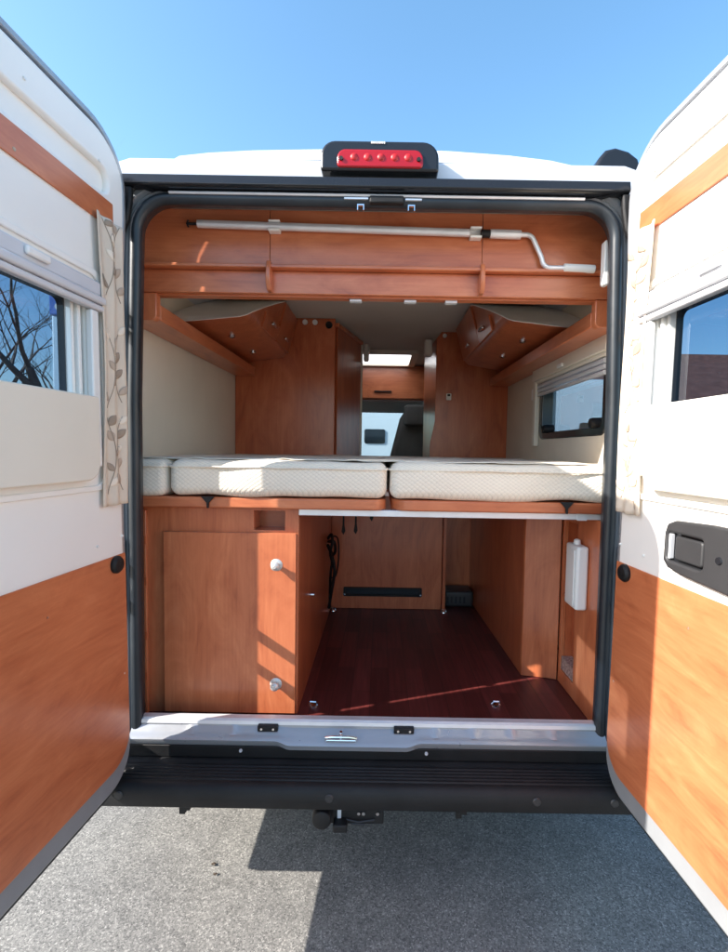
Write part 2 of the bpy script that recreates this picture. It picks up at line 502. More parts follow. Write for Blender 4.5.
# roof skin and raised rear fairing
def roof_outline(k):
    pts = [(CX - .98, 2.0), (CX - .93, 2.22), (CX - .895, 2.355), (CX - .865, 2.412), (CX - .74, 2.437)]
    for i in range(1, 8):
        t = i / 8; x = -.74 + 1.48 * t
        pts.append((CX + x, 2.437 + k * (1 - (x / .74) ** 2)))
    return pts + [(2 * CX - x, z) for x, z in reversed(pts[:5])]
b = BM(); rings = []
RY = [(.06, 0, .03), (1.0, .0, .035), (2.54, .0, .035), (3.12, .0, .03), (3.2, -.0, .03), (3.6, -.06, .02)]
for (y, dz, k) in RY:
    rings.append([b.verts.new((x, y, z + dz * (z - 1.6))) for x, z in roof_outline(k)])
for q, (A, B) in enumerate(zip(rings, rings[1:])):
    for i in range(len(A) - 1):
        if q == 2 and 6 <= i <= 9: continue        # roof hatch opening
        b.faces.new([A[i], A[i + 1], B[i + 1], B[i]])
obj('roof_skin', b, 'paint', van, smooth=50)
b = BM(); rings = []
fair = [(-.745, 2.40), (-.738, 2.462), (-.725, 2.484), (-.70, 2.499), (-.60, 2.511), (-.45, 2.521), (-.2, 2.529), (.05, 2.532), (.22, 2.529), (.42, 2.518), (.56, 2.504), (.66, 2.484), (.70, 2.46), (.712, 2.40)]
for (y, s, t) in [(.085, .0, -.014), (.10, .0, -.004), (.15, 0, .0), (.5, 0, -.005), (1.1, 0, -.05), (1.5, 0, -.085)]:
    rings.append([b.verts.new((x, y, max(2.40, z + t))) for x, z in fair])
b.faces.new(rings[0][::-1])
for A, B in zip(rings, rings[1:]):
    for i in range(len(A) - 1): b.faces.new([A[i], A[i + 1], B[i + 1], B[i]])
obj('roof_fairing', b, 'paint', van, smooth=50)
b = BM()
for x in (-.80, .745): box(b, x, x + .012, .25, 1.6, 2.43, 2.452)
many('roof_channel', b, 'jamb', van)

# third brake lamp
lamp = obj('brake_lamp', prism(BM(), rrect(-.202, .168, 2.372, 2.463, [.008, .008, .05, .045]), 'y', -.05, .05), 'gloss_black', van, bevel=.01, seg=3)
obj('lens', prism(BM(), rrect(-.150, .118, 2.379, 2.433, [.012, .012, .026, .026]), 'y', -.056, -.04), 'red', lamp, bevel=.004)
for k in range(5):
    obj('reflector', lathe(BM(), [(-.0605, .002), (-.0595, .007), (-.0575, .011), (-.0555, .012)], (-.097 + k * .042, 0, 2.409), 'y', 16), 'redlit', lamp, smooth=50)
b = BM()
for x in (-.137, .104): lathe(b, [(-.061, .0062), (-.055, .0068)], (x, 0, 2.403), 'y', 10)
many('lens_screw', b, 'black', lamp)
b = BM()
for k in range(7): box(b, -.045 + k * .0065, -.0405 + k * .0065, -.0525, -.0495, 2.4525, 2.4585)
obj('raised_lettering', b, 'plastic', lamp)
# awning roll along the right roof edge
b = BM()
prism(b, [(.70, 2.452), (.722, 2.498), (.742, 2.522), (.775, 2.530), (.82, 2.518), (.852, 2.495), (.862, 2.47), (.85, 2.44), (.80, 2.43)], 'y', .07, 3.3)
obj('awning_cassette', b, 'gloss_black', van, bevel=.012, seg=3)
obj('awning_bracket', box(BM(), .70, .80, .075, .14, 2.425, 2.456), 'greyplastic', van, bevel=.004)

# top latch in the middle of the jamb
latch = obj('top_latch', box(BM(), -.048, .062, -.040, -.006, 2.280, 2.303), 'black', van, bevel=.005)
b = BM()
box(b, -.128, -.052, -.036, -.028, 2.292, 2.297); box(b, .066, .118, -.036, -.028, 2.291, 2.296)
many('latch_rod', b, 'alu', latch)
for x in (-.075, .085):
    b = BM()
    for (x0, x1, z0, z1) in [(x - .011, x + .011, 2.268, 2.272), (x - .011, x - .008, 2.254, 2.268), (x + .008, x + .011, 2.254, 2.268)]:
        box(b, x0, x1, -.046, -.036, z0, z1)
    obj('seal_clip', b, 'chrome', van)
# hinges
def hinge(x, s, z0, z1, mat):
    h = obj('hinge', box(BM(), x - .012, x + .012, -.034, -.010, z0, z1), mat, van, bevel=.004)
    for zc in (z0 + (z1 - z0) * .25, z0 + (z1 - z0) * .72):
        obj('hinge_arm', box(BM(), min(x, x + s * .03), max(x, x + s * .03), -.125, -.03, zc - .013, zc + .013), mat, h, bevel=.004)
hinge(-.858, -1, 1.86, 1.97, 'silver'); hinge(-.858, -1, .93, 1.19, 'silver')
hinge(.808, 1, 1.86, 1.97, 'silver'); hinge(.808, 1, .93, 1.19, 'silver')
for s, x in ((-1, -.81), (1, .762)):
    b = BM()
    prism(b, [(x + s * .045, 2.315), (x - s * .015, 2.315), (x - s * .012, 2.27), (x - s * .002, 2.21), (x - s * -.02, 2.165), (x + s * .045, 2.20)], 'y', -.050, -.028)
    obj('check_strap_housing', b, 'black', van, bevel=.006)
# screws along the jamb
b = BM()
for s in (-1, 1):
    for z in (.62, .98, 1.33, 1.62, 1.9):
        lathe(b, [(-.026, .006), (-.020, .008)], (CX + s * .843, 0, z), 'y', 8)
many('jamb_screw', b, 'greyplastic', van, smooth=30)

# rear sill with the lock striker in its dip
b = BM(); rows = []
xs = [CX - .80 + 1.60 * i / 160 for i in range(161)]
def sst(a, b_, x):
    t = min(1, max(0, (x - a) / (b_ - a))); return t * t * (3 - 2 * t)
for x in xs:
    d = .5 * sst(-.335, -.285, x) * (1 - sst(.10, .155, x))
    rib = .004 * sum(math.exp(-((x - q) / .012) ** 2) for q in (-.62, -.48, .20, .33, .46, .60))
    prof = [(.028, .53), (.026, .571), (-.004, .573), (-.014, .569), (-.017, .556 - .006 * d + rib), (-.030 - .010 * d, .545 - .008 * d + rib), (-.038 - .010 * d, .537 - .009 * d),
            (-.046 - .016 * d, .535 - .016 * d), (-.054 - .016 * d, .527 - .020 * d), (-.051 - .016 * d, .512 - .022 * d), (-.040, .50 - .02 * d), (-.02, .45)]
    rows.append([b.verts.new((x, y, z)) for y, z in prof])
for A, B in zip(rows, rows[1:]):
    for i in range(len(A) - 1): b.faces.new([A[i], A[i + 1], B[i + 1], B[i]])
sill = obj('rear_sill', b, 'silver', van, smooth=35)
obj('sill_strip', prism(BM(), [(.020, .5745), (.016, .578), (-.008, .578), (-.0165, .573), (-.0185, .562), (-.0165, .562), (-.012, .5745)], 'x', CX - .775, CX + .775), 'alu', van)
b = BM()
tube(b, [(-.165, -.048, .525), (-.165, -.058, .545), (-.145, -.062, .550), (-.085, -.062, .550), (-.065, -.058, .545), (-.065, -.048, .525)], .0045, 8)
tube(b, [(-.115, -.045, .522), (-.115, -.058, .566)], .005, 8)
tube(b, [(-.165, -.054, .534), (-.065, -.054, .534)], .0035, 8)
obj('lock_striker', b, 'chrome', sill, smooth=40)
for x in (-.365, .095):
    sp = obj('sill_plate', box(BM(), x - .034, x + .034, -.034, -.012, .546, .566), 'black', sill, bevel=.003)
    b = BM()
    for q in (-.02, .02): lathe(b, [(-.0365, .004), (-.0335, .005)], (x + q, 0, .556), 'y', 8)
    many('screw', b, 'chrome', sp)

# bumper with ribbed step
prof = [(-.02, .462), (-.055, .462), (-.062, .458)]
y = -.072
for k in range(5):
    prof += [(y, .456), (y - .0025, .4605), (y - .0095, .4605), (y - .012, .456)]; y -= .0155
prof += [(-.158, .456), (-.168, .450), (-.176, .436), (-.178, .41), (-.174, .386), (-.160, .380), (-.02, .380)]
bump = obj('rear_bumper', prism(BM(), prof, 'x', CX - .97, CX + .97), 'black', van, bevel=.003)
for q in (-1, 1):
    obj('bumper_corner', soft_box(BM(), min(CX + q * .972, CX + q * 1.02), max(CX + q * .972, CX + q * 1.02), -.178, .34, .385, .66, .022, .05), 'black', van, smooth=60)
b = BM()
box(b, CX - .80, CX + .80, -.048, -.02, .463, .506)
obj('bumper_upstand', b, 'black', van, bevel=.004)
b = BM()
for x in (-.79, -.14, .50, .74): lathe(b, [(-.1805, .011), (-.1775, .014)], (x, 0, .425), 'y', 14)
many('parking_sensor', b, 'darkgrey', bump, smooth=30)
b = BM()
for x in (-.60, .262): 
    box(b, x - .008, x + .010, -.165, -.150, .358, .382); box(b, x + .002, x + .026, -.168, -.150, .372, .382)
many('bumper_clip', b, 'black', bump)
b = BM()
for x in (.17, -.45): lathe(b, [(-.0525, .005), (-.048, .006)], (x, 0, .490), 'y', 8)
many('upstand_screw', b, 'greyplastic', bump)
# tow hitch under the bumper
hitch = obj('tow_hitch', box(BM(), -.19, .03, -.125, -.105, .288, .379), 'black', van, bevel=.004)
b = BM(); lathe(b, [(-.165, .022), (-.162, .029), (-.15, .031), (-.11, .031)], (-.165, 0, .326), 'y', 20)
obj('trailer_socket', b, 'black', hitch, bevel=.002)
obj('rating_label', box(BM(), -.118, -.106, -.129, -.1265, .308, .338), 'greyplastic', hitch)
b = BM(); box(b, -.13, -.085, -.16, -.11, .284, .31)
obj('hitch_lug', b, 'black', hitch, bevel=.005)
for x in (-.178, -.145, -.05, -.035, .01):
    b = BM(); lathe(b, [(-.134, .0055), (-.124, .0065)], (x, 0, .329), 'y', 6); obj('bolt', b, 'chrome', hitch)
b = BM(); tube(b, [(-.09, -.131, .308), (-.05, -.135, .303), (.0, -.131, .308)], .003, 6); tube(b, [(-.07, -.131, .294), (-.03, -.131, .292)], .003, 6)
many('safety_chain_eye', b, 'darkgrey', hitch)

hitch.location.z += .014
# body sides, underbody, front
side = [(.06, .40), (.5, .38), (5.2, .38), (5.35, .6), (5.3, .95), (5.0, 1.18), (4.62, 1.32), (4.1, 2.02), (3.62, 2.30), (3.2, 2.40), (.06, 2.40)]
cabwin = rrect(3.30, 4.10, 1.36, 1.92, .05)
bodywin = rrect(0.338, 1.138, 1.579, 1.921, .045)
arch1 = [(1.02 + .37 * math.cos(R(t)), .40 + .33 * math.sin(R(t))) for t in range(5, 180, 12)]
for s in (-1, 1):
    x = CX + s * .985
    obj('side_panel', slab_holes(BM(), side, [cabwin] + ([bodywin] if s > 0 else []), 'x', x, x + s * .03), 'paint', van)
    obj('cab_window', prism(BM(), rrect(3.28, 4.12, 1.34, 1.94, .05), 'x', x - s * .004, x - s * .010), 'clear', van)
fr = [(4.62, 1.32), (4.1, 2.02), (3.62, 2.30)]
b = BM()
prism(b, [(5.2, .42), (5.35, .6), (5.3, .95), (5.0, 1.18), (4.64, 1.32), (4.60, 1.26), (4.95, 1.1), (5.2, .9)], 'x', CX - .99, CX + .99)
obj('bonnet', b, 'paint', van, bevel=.01)
obj('windscreen', prism(BM(), [(4.62, 1.33), (4.12, 2.005), (4.105, 1.995), (4.605, 1.32)], 'x', CX - .93, CX + .93), 'clear', van)
b = BM(); prism(b, [(4.12, 2.005), (3.62, 2.30), (3.58, 2.26), (4.07, 1.975)], 'x', CX - .97, CX + .97)
obj('windscreen_header', b, 'paint', van)
obj('underbody', box(BM(), CX - .95, CX + .95, .04, 5.1, .40, .44), 'black', van)
for (y) in (1.02, 4.35):
    for s in (-1, 1):
        w = CX + s * .86
        b = BM(); lathe(b, [(-.11, .26), (-.105, .32), (-.08, .335), (.08, .335), (.105, .32), (.11, .26)], (w, y, .335), 'x', 28)
        wh = obj('wheel', b, 'tyre', van, smooth=40)
        b = BM(); lathe(b, [(s * .10, .22), (s * .113, .21), (s * .105, .08), (s * .118, .03)], (w, y, .335), 'x', 24)
        obj('rim', b, 'silver', wh, smooth=30)

# inner shell
obj('load_floor', box(BM(), CX - .95, CX + .95, .030, 4.3, .505, FZ), 'floor', van)
LW, RW = CX - .93, CX + .93
obj('wall_lining', box(BM(), LW - .02, LW, .06, 3.1, FZ + .001, 2.33), 'beige', van)
obj('wall_lining', slab_holes(BM(), [(.06, FZ + .001), (3.1, FZ + .001), (3.1, 2.33), (.06, 2.33)], [bodywin], 'x', RW, RW + .02), 'beige', van)
obj('ceiling_panel', slab_holes(BM(), [(LW, .09), (RW, .09), (RW, 3.62), (LW, 3.62)], [[(CX - .24, 2.56), (CX + .28, 2.56), (CX + .28, 3.10), (CX - .24, 3.10)]], 'z', 2.345, 2.37), 'ceil', van)
b = BM(); box(b, LW + .001, LW + .06, .066, .14, 1.28, 2.05)
obj('pillar_trim', b, 'cream', van, bevel=.006)
for (x0, x1, z0, z1) in [(-.868, -.838, 2.055, 2.16), (.744, .766, 2.07, 2.22)]:
    obj('seal_bracket', prism(BM(), rrect(x0, x1, z0, z1, .010), 'y', .055, .085), 'plastic', van, bevel=.004)
# skylight in the ceiling further forward
sk = obj('skylight', slab_holes(BM(), rrect(CX - .30, CX + .34, 2.50, 3.16, .04), [rrect(CX - .24, CX + .28, 2.56, 3.10, .03)], 'z', 2.315, 2.344), 'cream', van, bevel=.006)
# daylight falls through the hatch on to a translucent diffuser
b = BM(); b.faces.new([b.verts.new(p) for p in [(CX - .24, 2.56, 2.335), (CX + .28, 2.56, 2.335), (CX + .28, 3.10, 2.335), (CX - .24, 3.10, 2.335)]])
sky_lens = obj('skylight_lens', b, 'hatch_diffuser', sk)
# dashboard and front headliner
obj('dashboard', prism(BM(), [(4.0, .9), (3.95, 1.28), (4.05, 1.40), (4.2, 1.42), (4.55, 1.30), (4.55, .9)], 'x', CX - .92, CX + .92), 'dash', van, bevel=.03)
obj('cab_headliner', prism(BM(), [(3.35, 1.99), (3.6, 1.90), (4.06, 1.95), (4.06, 1.98), (3.6, 2.24), (3.35, 2.3)], 'x', CX - .9, CX + .9), 'ceil', van)

# side window on the right wall (acrylic, pushed into a black frame)
def P2(bm, lst, axis, a0, a1):
    for q in lst: prism(bm, q, axis, a0, a1)
    return bm
sw = obj('side_window', slab_holes(BM(), rrect(0.332, 1.143, 1.574, 1.926, .05), [rrect(0.369, 1.101, 1.611, 1.9, .045)], 'x', RW - .006, RW + .058), 'gloss_black', van, bevel=.005)
obj('pane', prism(BM(), rrect(0.364, 1.106, 1.605, 1.905, .045), 'x', RW + .045, RW + .05), 'pane2', sw)
b = BM()
box(b, RW - .035, RW - .004, 0.295, 1.201, 1.905, 1.979)
box(b, RW - .026, RW - .004, 0.316, 1.185, 1.888, 1.906)
obj('window_frame', b, 'cream', sw, bevel=.005)
b = BM(); box(b, RW - .03, RW - .003, 1.15, 1.193, 1.537, 1.905)
obj('blind_guide', b, 'cream', sw, bevel=.004)
b = BM()
for z, r in ((1.874, .011), (1.85, .011), (1.826, .010)): tube(b, [(RW - .012, 0.338, z), (RW - .012, 1.15, z)], r, 10)
many('blind_roll', b, 'greyplastic', sw, smooth=50)
obj('blind_handle', box(BM(), RW - .05, RW - .036, 0.717, 0.78, 1.913, 1.932), 'plastic', sw, bevel=.004)
for y in (1.017, 0.432):
    b = BM(); lathe(b, [(-.028, .012), (-.024, .02), (-.010, .023), (.03, .024)], (RW, y, 1.628), 'x', 16)
    obj('window_latch', b, 'black', sw, smooth=40)
obj('guide_catch', box(BM(), RW - .024, RW - .003, 1.197, 1.243, 1.805, 1.869), 'plastic', sw, bevel=.004)

# floor lashing rings
for (x, y) in [(-.240, .185), (.462, .21), (-.27, 1.27), (.40, 1.27)]:
    b = BM(); lathe(b, [(.0, .021), (.004, .020), (.006, .014)], (x, y, FZ), 'z', 18)
    tube(b, [(x - .017, y, FZ + .005), (x - .010, y - .010, FZ + .019), (x + .010, y - .010, FZ + .019), (x + .017, y, FZ + .005)], .0035, 6)
    obj('lashing_ring', b, 'chrome', van, smooth=40)

# ------------------------------------------------------------ the rear doors
def rear_door(s):
    """s=-1 left, +1 right. Local x runs from the hinge to the free edge, local y*m points to the inside of the trim."""
    m = 1 if s < 0 else -1
    hx = -.787 if s < 0 else .740
    UL, Z0, Z1 = .80, .45, 2.435
    UO = 0 if s < 0 else -.028          # the two windows are not set quite alike
    def W(a): return a * m
    def lean(poly):
        # the hinge edge follows the body side: it reaches further forward towards the roof
        out = []
        for k, (u, z) in enumerate(poly):
            u2, z2 = poly[(k + 1) % len(poly)]
            n_ = max(1, int(math.hypot(u2 - u, z2 - z) / .08))
            for q in range(n_):
                a, c = u + (u2 - u) * q / n_, z + (z2 - z) * q / n_
                t = min(1, max(0, (c - 1.75) / .5)); t = t * t * (3 - 2 * t)
                out.append((a - .050 * t * max(0, 1 - max(0, a) / .35), c))
        return out
    trim_out = lean(rrect(.032, UL - .032, 1.160, Z1 - .042, [0, 0, .120, .120], 8))
    low_out = rrect(.020, UL - .020, Z0 + .016, 1.1595, [.10, .10, 0, 0], 8)
    shell_out = lean(rrect(0, UL, Z0, Z1, [.115, .115, .15, .15], 8))
    winhole = rrect(.175 + UO, .735, 1.60, 1.90, .02)
    d = obj('rear_door', slab_holes(BM(), trim_out, [winhole, rrect(.060, .72, 2.222, 2.292, .03)], 'y', W(-.022), 0), 'white', van, bevel=.008, seg=3, local=True)
    d['label'] = ('left rear door, its inner side in shade with a cherry wood lower panel' if s < 0 else 'right rear door, its inner side in bright sun with a dark grey release handle')
    th = R(.8) * m; zr = R(-94 if s < 0 else -86)
    nrm = Vector((-math.sin(zr), math.cos(zr), 0)) * (1.45 * math.sin(th))
    d.location = Vector((hx, -.105, 0)) + nrm - van.location
    d.rotation_euler = (th, 0, zr)
    def part(name, bm, mat, **kw): return obj(name, bm, mat, d, local=True, **kw)
    part('lower_trim', prism(BM(), low_out, 'y', W(-.022), W(-.0005)), 'edge', bevel=.006)
    winout = rrect(.170 + UO, .74, 1.595, 1.905, .03)
    part('door_skin', slab_holes(BM(), shell_out, [winout], 'y', W(-.062), W(-.024)), 'silver', bevel=.008)
    part('edge_seal', slab_holes(BM(), lean(rrect(.006, UL - .006, Z0 + .008, Z1 - .006, [.11, .11, .144, .144], 8)), [lean(rrect(.0185, UL - .0185, Z0 + .0145, Z1 - .024, [.102, .102, .132, .132], 8))], 'y', W(-.0245), W(-.012)), 'silver', bevel=.003)
    part('weather_lip', slab_holes(BM(), rrect(-.006, UL + .006, Z0 - .016, Z0 + .30, [.12, .12, 0, 0], 8), [rrect(.004, UL - .004, Z0 + .004, Z0 + .299, [.112, .112, 0, 0], 8)], 'y', W(-.055), W(-.026)), 'rubber')
    part('channel_liner', prism(BM(), rrect(.056, .724, 2.216, 2.298, .03), 'y', W(-.0235), W(-.018)), 'white')
    # timber strip above the window and board below
    tb = part('wood_strip', prism(BM(), rrect(.048, .725, 2.132, 2.206, .004), 'y', W(.0005), W(.005)), 'wood_door', bevel=.0015)
    b = BM()
    for u in (.075, .40, .70): lathe(b, [(W(.0045), .005), (W(.0065), .004)], (u, 0, 2.150), 'y', 10)
    many('screw_cap', b, 'leafm', tb, local=True)
    part('wood_board', prism(BM(), rrect(.030, UL - .034, Z0 + .078, 1.172, [.09, .09, .003, .003], 8), 'y', W(.0005), W(.0045)), 'wood_door', bevel=.0015)
    # raised contour of the trim around the window
    b = BM(); slab_holes(b, rrect(.098 + UO * .5, .762, 1.372, 1.985, .05), [rrect(.118 + UO * .5, .748, 1.388, 1.968, .04)], 'y', W(.0004), W(.008))
    part('trim_contour', b, 'white', bevel=.003)
    # window
    wf = part('window_frame', slab_holes(BM(), rrect(.176 + UO, .734, 1.601, 1.899, .02), [rrect(.2165 + UO, .70, 1.625, 1.885, .02)], 'y', W(-.050), W(-.030)), 'gloss_black', bevel=.004)
    obj('pane', prism(BM(), rrect(.205 + UO, .705, 1.62, 1.89, .02), 'y', W(-.044), W(-.040)), 'pane', wf, local=True)
    b = BM(); box(b, .187 + UO, .200 + UO, min(W(-.03), W(-.004)), max(W(-.03), W(-.004)), 1.612, 1.895); box(b, .2035 + UO, .2145 + UO, min(W(-.034), W(-.012)), max(W(-.034), W(-.012)), 1.612, 1.895)
    many('inner_rail', b, 'plastic', wf, local=True, bevel=.003)
    b = BM(); box(b, .148 + UO, .178 + UO, min(W(.0006), W(.020)), max(W(.0006), W(.020)), 1.44, 1.868); box(b, .715, .74, min(W(.0006), W(.020)), max(W(.0006), W(.020)), 1.44, 1.868)
    many('blind_guide', b, 'plastic', d, local=True, bevel=.004)
    bc = BM()
    for (z0, z1, w) in [(1.912, 1.952, .018), (1.889, 1.910, .030), (1.870, 1.887, .024)]:
        prism(bc, [(.126 + UO, z0), (.742, z0), (.742, z1), (.126 + UO, z1)], 'y', W(.0006), W(w))
    cas = part('blind_cassette', bc, 'greyplastic', bevel=.006, seg=3)
    obj('blind_pull', box(BM(), .33, .40, min(W(.018), W(.03)), max(W(.018), W(.03)), 1.925, 1.945), 'plastic', cas, local=True, bevel=.005)
    # storage pocket below the window
    part('door_pocket', prism(BM(), rrect(.176, .745, 1.405, 1.632, [.05, .05, .006, .006], 8), 'y', W(.021), W(.034)), 'cream', bevel=.004)
    part('pocket_back', prism(BM(), rrect(.185, .735, 1.42, 1.60, .03), 'y', W(.0006), W(.0208)), 'cream')
    b = BM(); lathe(b, [(W(.004), .026), (W(.012), .026), (W(.019), .020), (W(.021), .010)], (.080, 0, 1.146), 'y', 24)
    part('door_buffer', b, 'black', smooth=35)
    b = BM()
    for u, z in ((.04, 1.225), (.155, 1.215), (.36, 2.33), (.10, 2.30), (.62, 1.24), (.05, .80), (.35, 1.08)):
        lathe(b, [(W(.001), .0045), (W(.0045), .0035)], (u, 0, z), 'y', 10)
    many('trim_clip', b, 'plastic', d, local=True)
    if s > 0:
        hb = [(.262, 1.228), (.28, 1.212), (.33, 1.204), (.50, 1.196), (.62, 1.198), (.652, 1.215), (.658, 1.27), (.642, 1.322), (.60, 1.343), (.42, 1.343), (.30, 1.336), (.272, 1.325), (.263, 1.30)]
        h = part('release_handle', slab_holes(BM(), hb, [rrect(.276, .400, 1.232, 1.304, .012)], 'y', W(.0005), W(.020)), 'darkgrey', bevel=.006, seg=3)
        obj('handle_recess', prism(BM(), rrect(.272, .405, 1.228, 1.308, .012), 'y', W(.0008), W(.004)), 'gloss_black', h, local=True)
        obj('handle_paddle', prism(BM(), rrect(.300, .394, 1.238, 1.298, .008), 'y', W(.005), W(.016)), 'darkgrey', h, local=True, bevel=.004)
        b = BM(); box(b, .279, .286, min(W(.005), W(.018)), max(W(.005), W(.018)), 1.236, 1.300)
        obj('handle_lever', b, 'greyplastic', h, local=True, bevel=.002)
        b = BM(); lathe(b, [(W(.018), .010), (W(.0235), .008)], (.450, 0, 1.268), 'y', 14)
        obj('lock_button', b, 'gloss_black', h, local=True, smooth=40)
    # curtain, its own thing: bunched against the hinge side of the window
    def fold(u, z):
        return .010 + .0095 * (.5 + .5 * math.sin(u * 118 + .7 * math.sin(z * 2.3))) + .002 * math.sin(z * 9 + u * 40) + .004 * math.sin(z * 3.7 + 1.)
    nu, nz = 34, 60
    b = BM(); V = []
    for j in range(nz + 1):
        t = j / nz; z = 1.325 + (2.145 - 1.325) * t
        row = []
        for i in range(nu + 1):
            q = i / nu
            u = .018 + .125 * q + .006 * math.sin(z * 5 + q * 2) * q - .010 * (1 - t) * (q - .5)
            row.append(b.verts.new((u, W(fold(q * .13, z)), z)))
        V.append(row)
    for A, B in zip(V, V[1:]):
        for i in range(nu): b.faces.new([A[i], A[i + 1], B[i + 1], B[i]])
    rr_ = random.Random(11 if s < 0 else 12)
    def surf(u, z):
        q = u / .13; t = (z - 1.325) / .82
        return (.018 + u * .125 / .13 + .006 * math.sin(z * 5 + q * 2) * q - .010 * (1 - t) * (q - .5), W(fold(u, z) + .0012), z)
    def leaf(u, z, L_, wd, ang, mi):
        pr = None
        for k in range(9):
            t = k / 8; hw = wd * math.sin(math.pi * min(1, t * .97 + .015)) ** .8
            cu, cz = u + math.sin(ang) * L_ * t, z + math.cos(ang) * L_ * t
            px, pz = math.cos(ang), -math.sin(ang)
            cur = []
            for h in (-1, -.33, .33, 1):
                uu = min(.128, max(.002, cu + px * hw * h)); zz = min(2.14, max(1.33, cz + pz * hw * h))
                cur.append(b.verts.new(surf(uu, zz)))
            if pr:
                for q in range(3):
                    f = b.faces.new([pr[q], pr[q + 1], cur[q + 1], cur[q]]); f.material_index = mi
            pr = cur
    def stem(u0, z0, L_, bend, mi):
        pr = None
        for k in range(25):
            t = k / 24; u = u0 + bend * math.sin(t * math.pi); z = z0 + L_ * t
            u = min(.126, max(.003, u))
            a = b.verts.new(surf(u - .0011, min(2.14, z))); c = b.verts.new(surf(u + .0011, min(2.14, z)))
            if pr:
                f = b.faces.new([pr[0], pr[1], c, a]); f.material_index = mi
            pr = (a, c)
    for z0 in (1.34, 1.60, 1.87):
        for u0, bd in ((.03, .03), (.10, -.03)):
            zz = z0 + rr_.uniform(0, .06); stem(u0, zz, .22, bd, 1)
            for k in range(5):
                t = (k + .5) / 5
                u = u0 + bd * math.sin(t * math.pi); z = zz + .22 * t
                leaf(u, z, rr_.uniform(.034, .044), rr_.uniform(.009, .013), rr_.choice((-1, 1)) * rr_.uniform(.5, 1.1), rr_.choice((1, 2, 2, 3)))
    cur = obj('window_curtain', b, 'curtain', None, local=True, smooth=70, mats=['leafd', 'leafm', 'leafl'])
    cur.location = Vector((hx, -.105, 0)) + nrm; cur.rotation_euler = (th, 0, zr)
    tag(cur, 'shaded beige leaf-print curtain gathered on the left rear door' if s < 0 else 'sunlit beige leaf-print curtain gathered on the right rear door', 'curtain', 'leaf-print curtains on the rear doors')
    md = cur.modifiers.new('thickness', 'SOLIDIFY'); md.thickness = .0008
    return d
rear_door(-1); rear_door(1)

# ------------------------------------------------------- built-in furniture
# left storage cabinet beside the garage
cab = thing('storage_cabinet', 'cherry wood cabinet with a two-knob door left of the open boot space', 'cabinet', (-.58, .4, FZ))
F = .12
b = BM()
slab_holes(b, [(LW + .004, FZ + .002), (-.290, FZ + .002), (-.290, 1.282), (LW + .004, 1.282)], [[(-.452, 1.204), (-.340, 1.204), (-.340, 1.2755), (-.452, 1.2755)]], 'y', F, F + .018)
obj('front_panel', b, 'wood_z', cab, bevel=.0012)
obj('side_panel', box(BM(), -.308, -.290, F + .0195, 1.305, FZ + .002, 1.25), 'wood_dark', cab, bevel=.001)
b = BM(); box(b, -.455, -.335, F + .10, F + .105, 1.2, 1.278); box(b, -.455, -.335, F + .019, F + .10, 1.198, 1.203)
box(b, -.339, -.334, F + .019, F + .10, 1.204, 1.277); box(b, -.458, -.453, F + .019, F + .10, 1.204, 1.277)
obj('open_niche', b, 'wood_x', cab)
obj('edge_stile', box(BM(), LW + .004, -.835, F - .016, F - .001, FZ + .002, 1.272), 'wood_z', cab, bevel=.002)
dr = obj('cabinet_door', prism(BM(), [(-.772, FZ + .012), (-.296, FZ + .012), (-.296, 1.196), (-.772, 1.196)], 'y', F - .0185, F - .0015), 'wood_z', cab, bevel=.0018)
for z in (1.082, .645):
    b = BM(); lathe(b, [(-.052, .006), (-.048, .011), (-.045, .0148), (-.040, .0148), (-.035, .011), (-.030, .009), (-.022, .009), (-.0195, .021), (-.0185, .022)], (-.366, F, z), 'y', 22)
    obj('knob', b, 'satin', dr, smooth=35)
b = BM()
for z in (.65, .80, 1.0, 1.15): box(b, -.846, -.8345, F - .019, F - .0165, z, z + .03)
many('edge_notch', b, 'wood_dark', cab)
b = BM(); lathe(b, [(.0, .008), (.014, .007), (.016, .004)], (-.290, .45, .87), 'x', 12)
obj('side_stud', b, 'chrome', cab, smooth=40)

# garage end wall
gw = thing('garage_end_wall', 'cherry wood panel with a long black slot handle closing the boot space', 'panel', (.04, 1.32, FZ))
obj('board', box(BM(), -.288, .388, 1.310, 1.328, FZ + .002, 1.262), 'wood_z', gw, bevel=.0015)
hd = obj('slot_handle', slab_holes(BM(), rrect(-.212, .268, .603, .658, .006), [rrect(-.197, .253, .613, .648, .004)], 'y', 1.298, 1.309), 'black', gw, bevel=.002)
obj('slot_back', box(BM(), -.197, .253, 1.3065, 1.309, .613, .648), 'gloss_black', hd)
b = BM()
for x in (-.204, .260): lathe(b, [(1.295, .005), (1.2985, .006)], (x, 0, .615), 'y', 8)
many('handle_screw', b, 'chrome', hd)
obj('corner_post', box(BM(), .390, .408, 1.27, 1.332, FZ + .002, 1.262), 'wood_dark', gw, bevel=.001)

rp_ = thing('recess_panel', 'narrow wood panel set back behind the right end of the boot space', 'panel', (.5, 1.53, FZ))
obj('board', box(BM(), .41, .64, 1.53, 1.545, FZ + .002, 1.262), 'wood_z', rp_, bevel=.001)
hb = thing('heater_box', 'dark grey box on the floor in the far right corner of the boot', 'box', (.50, 1.44, FZ))
obj('casing', soft_box(BM(), .414, .598, 1.36, 1.51, FZ + .001, .625, .018, .05), 'darkgrey', hb, smooth=60)
b = BM()
for k in range(5): box(b, .43 + k * .026, .442 + k * .026, 1.3575, 1.3605, .55, .59)
many('vent_slot', b, 'gloss_black', hb)

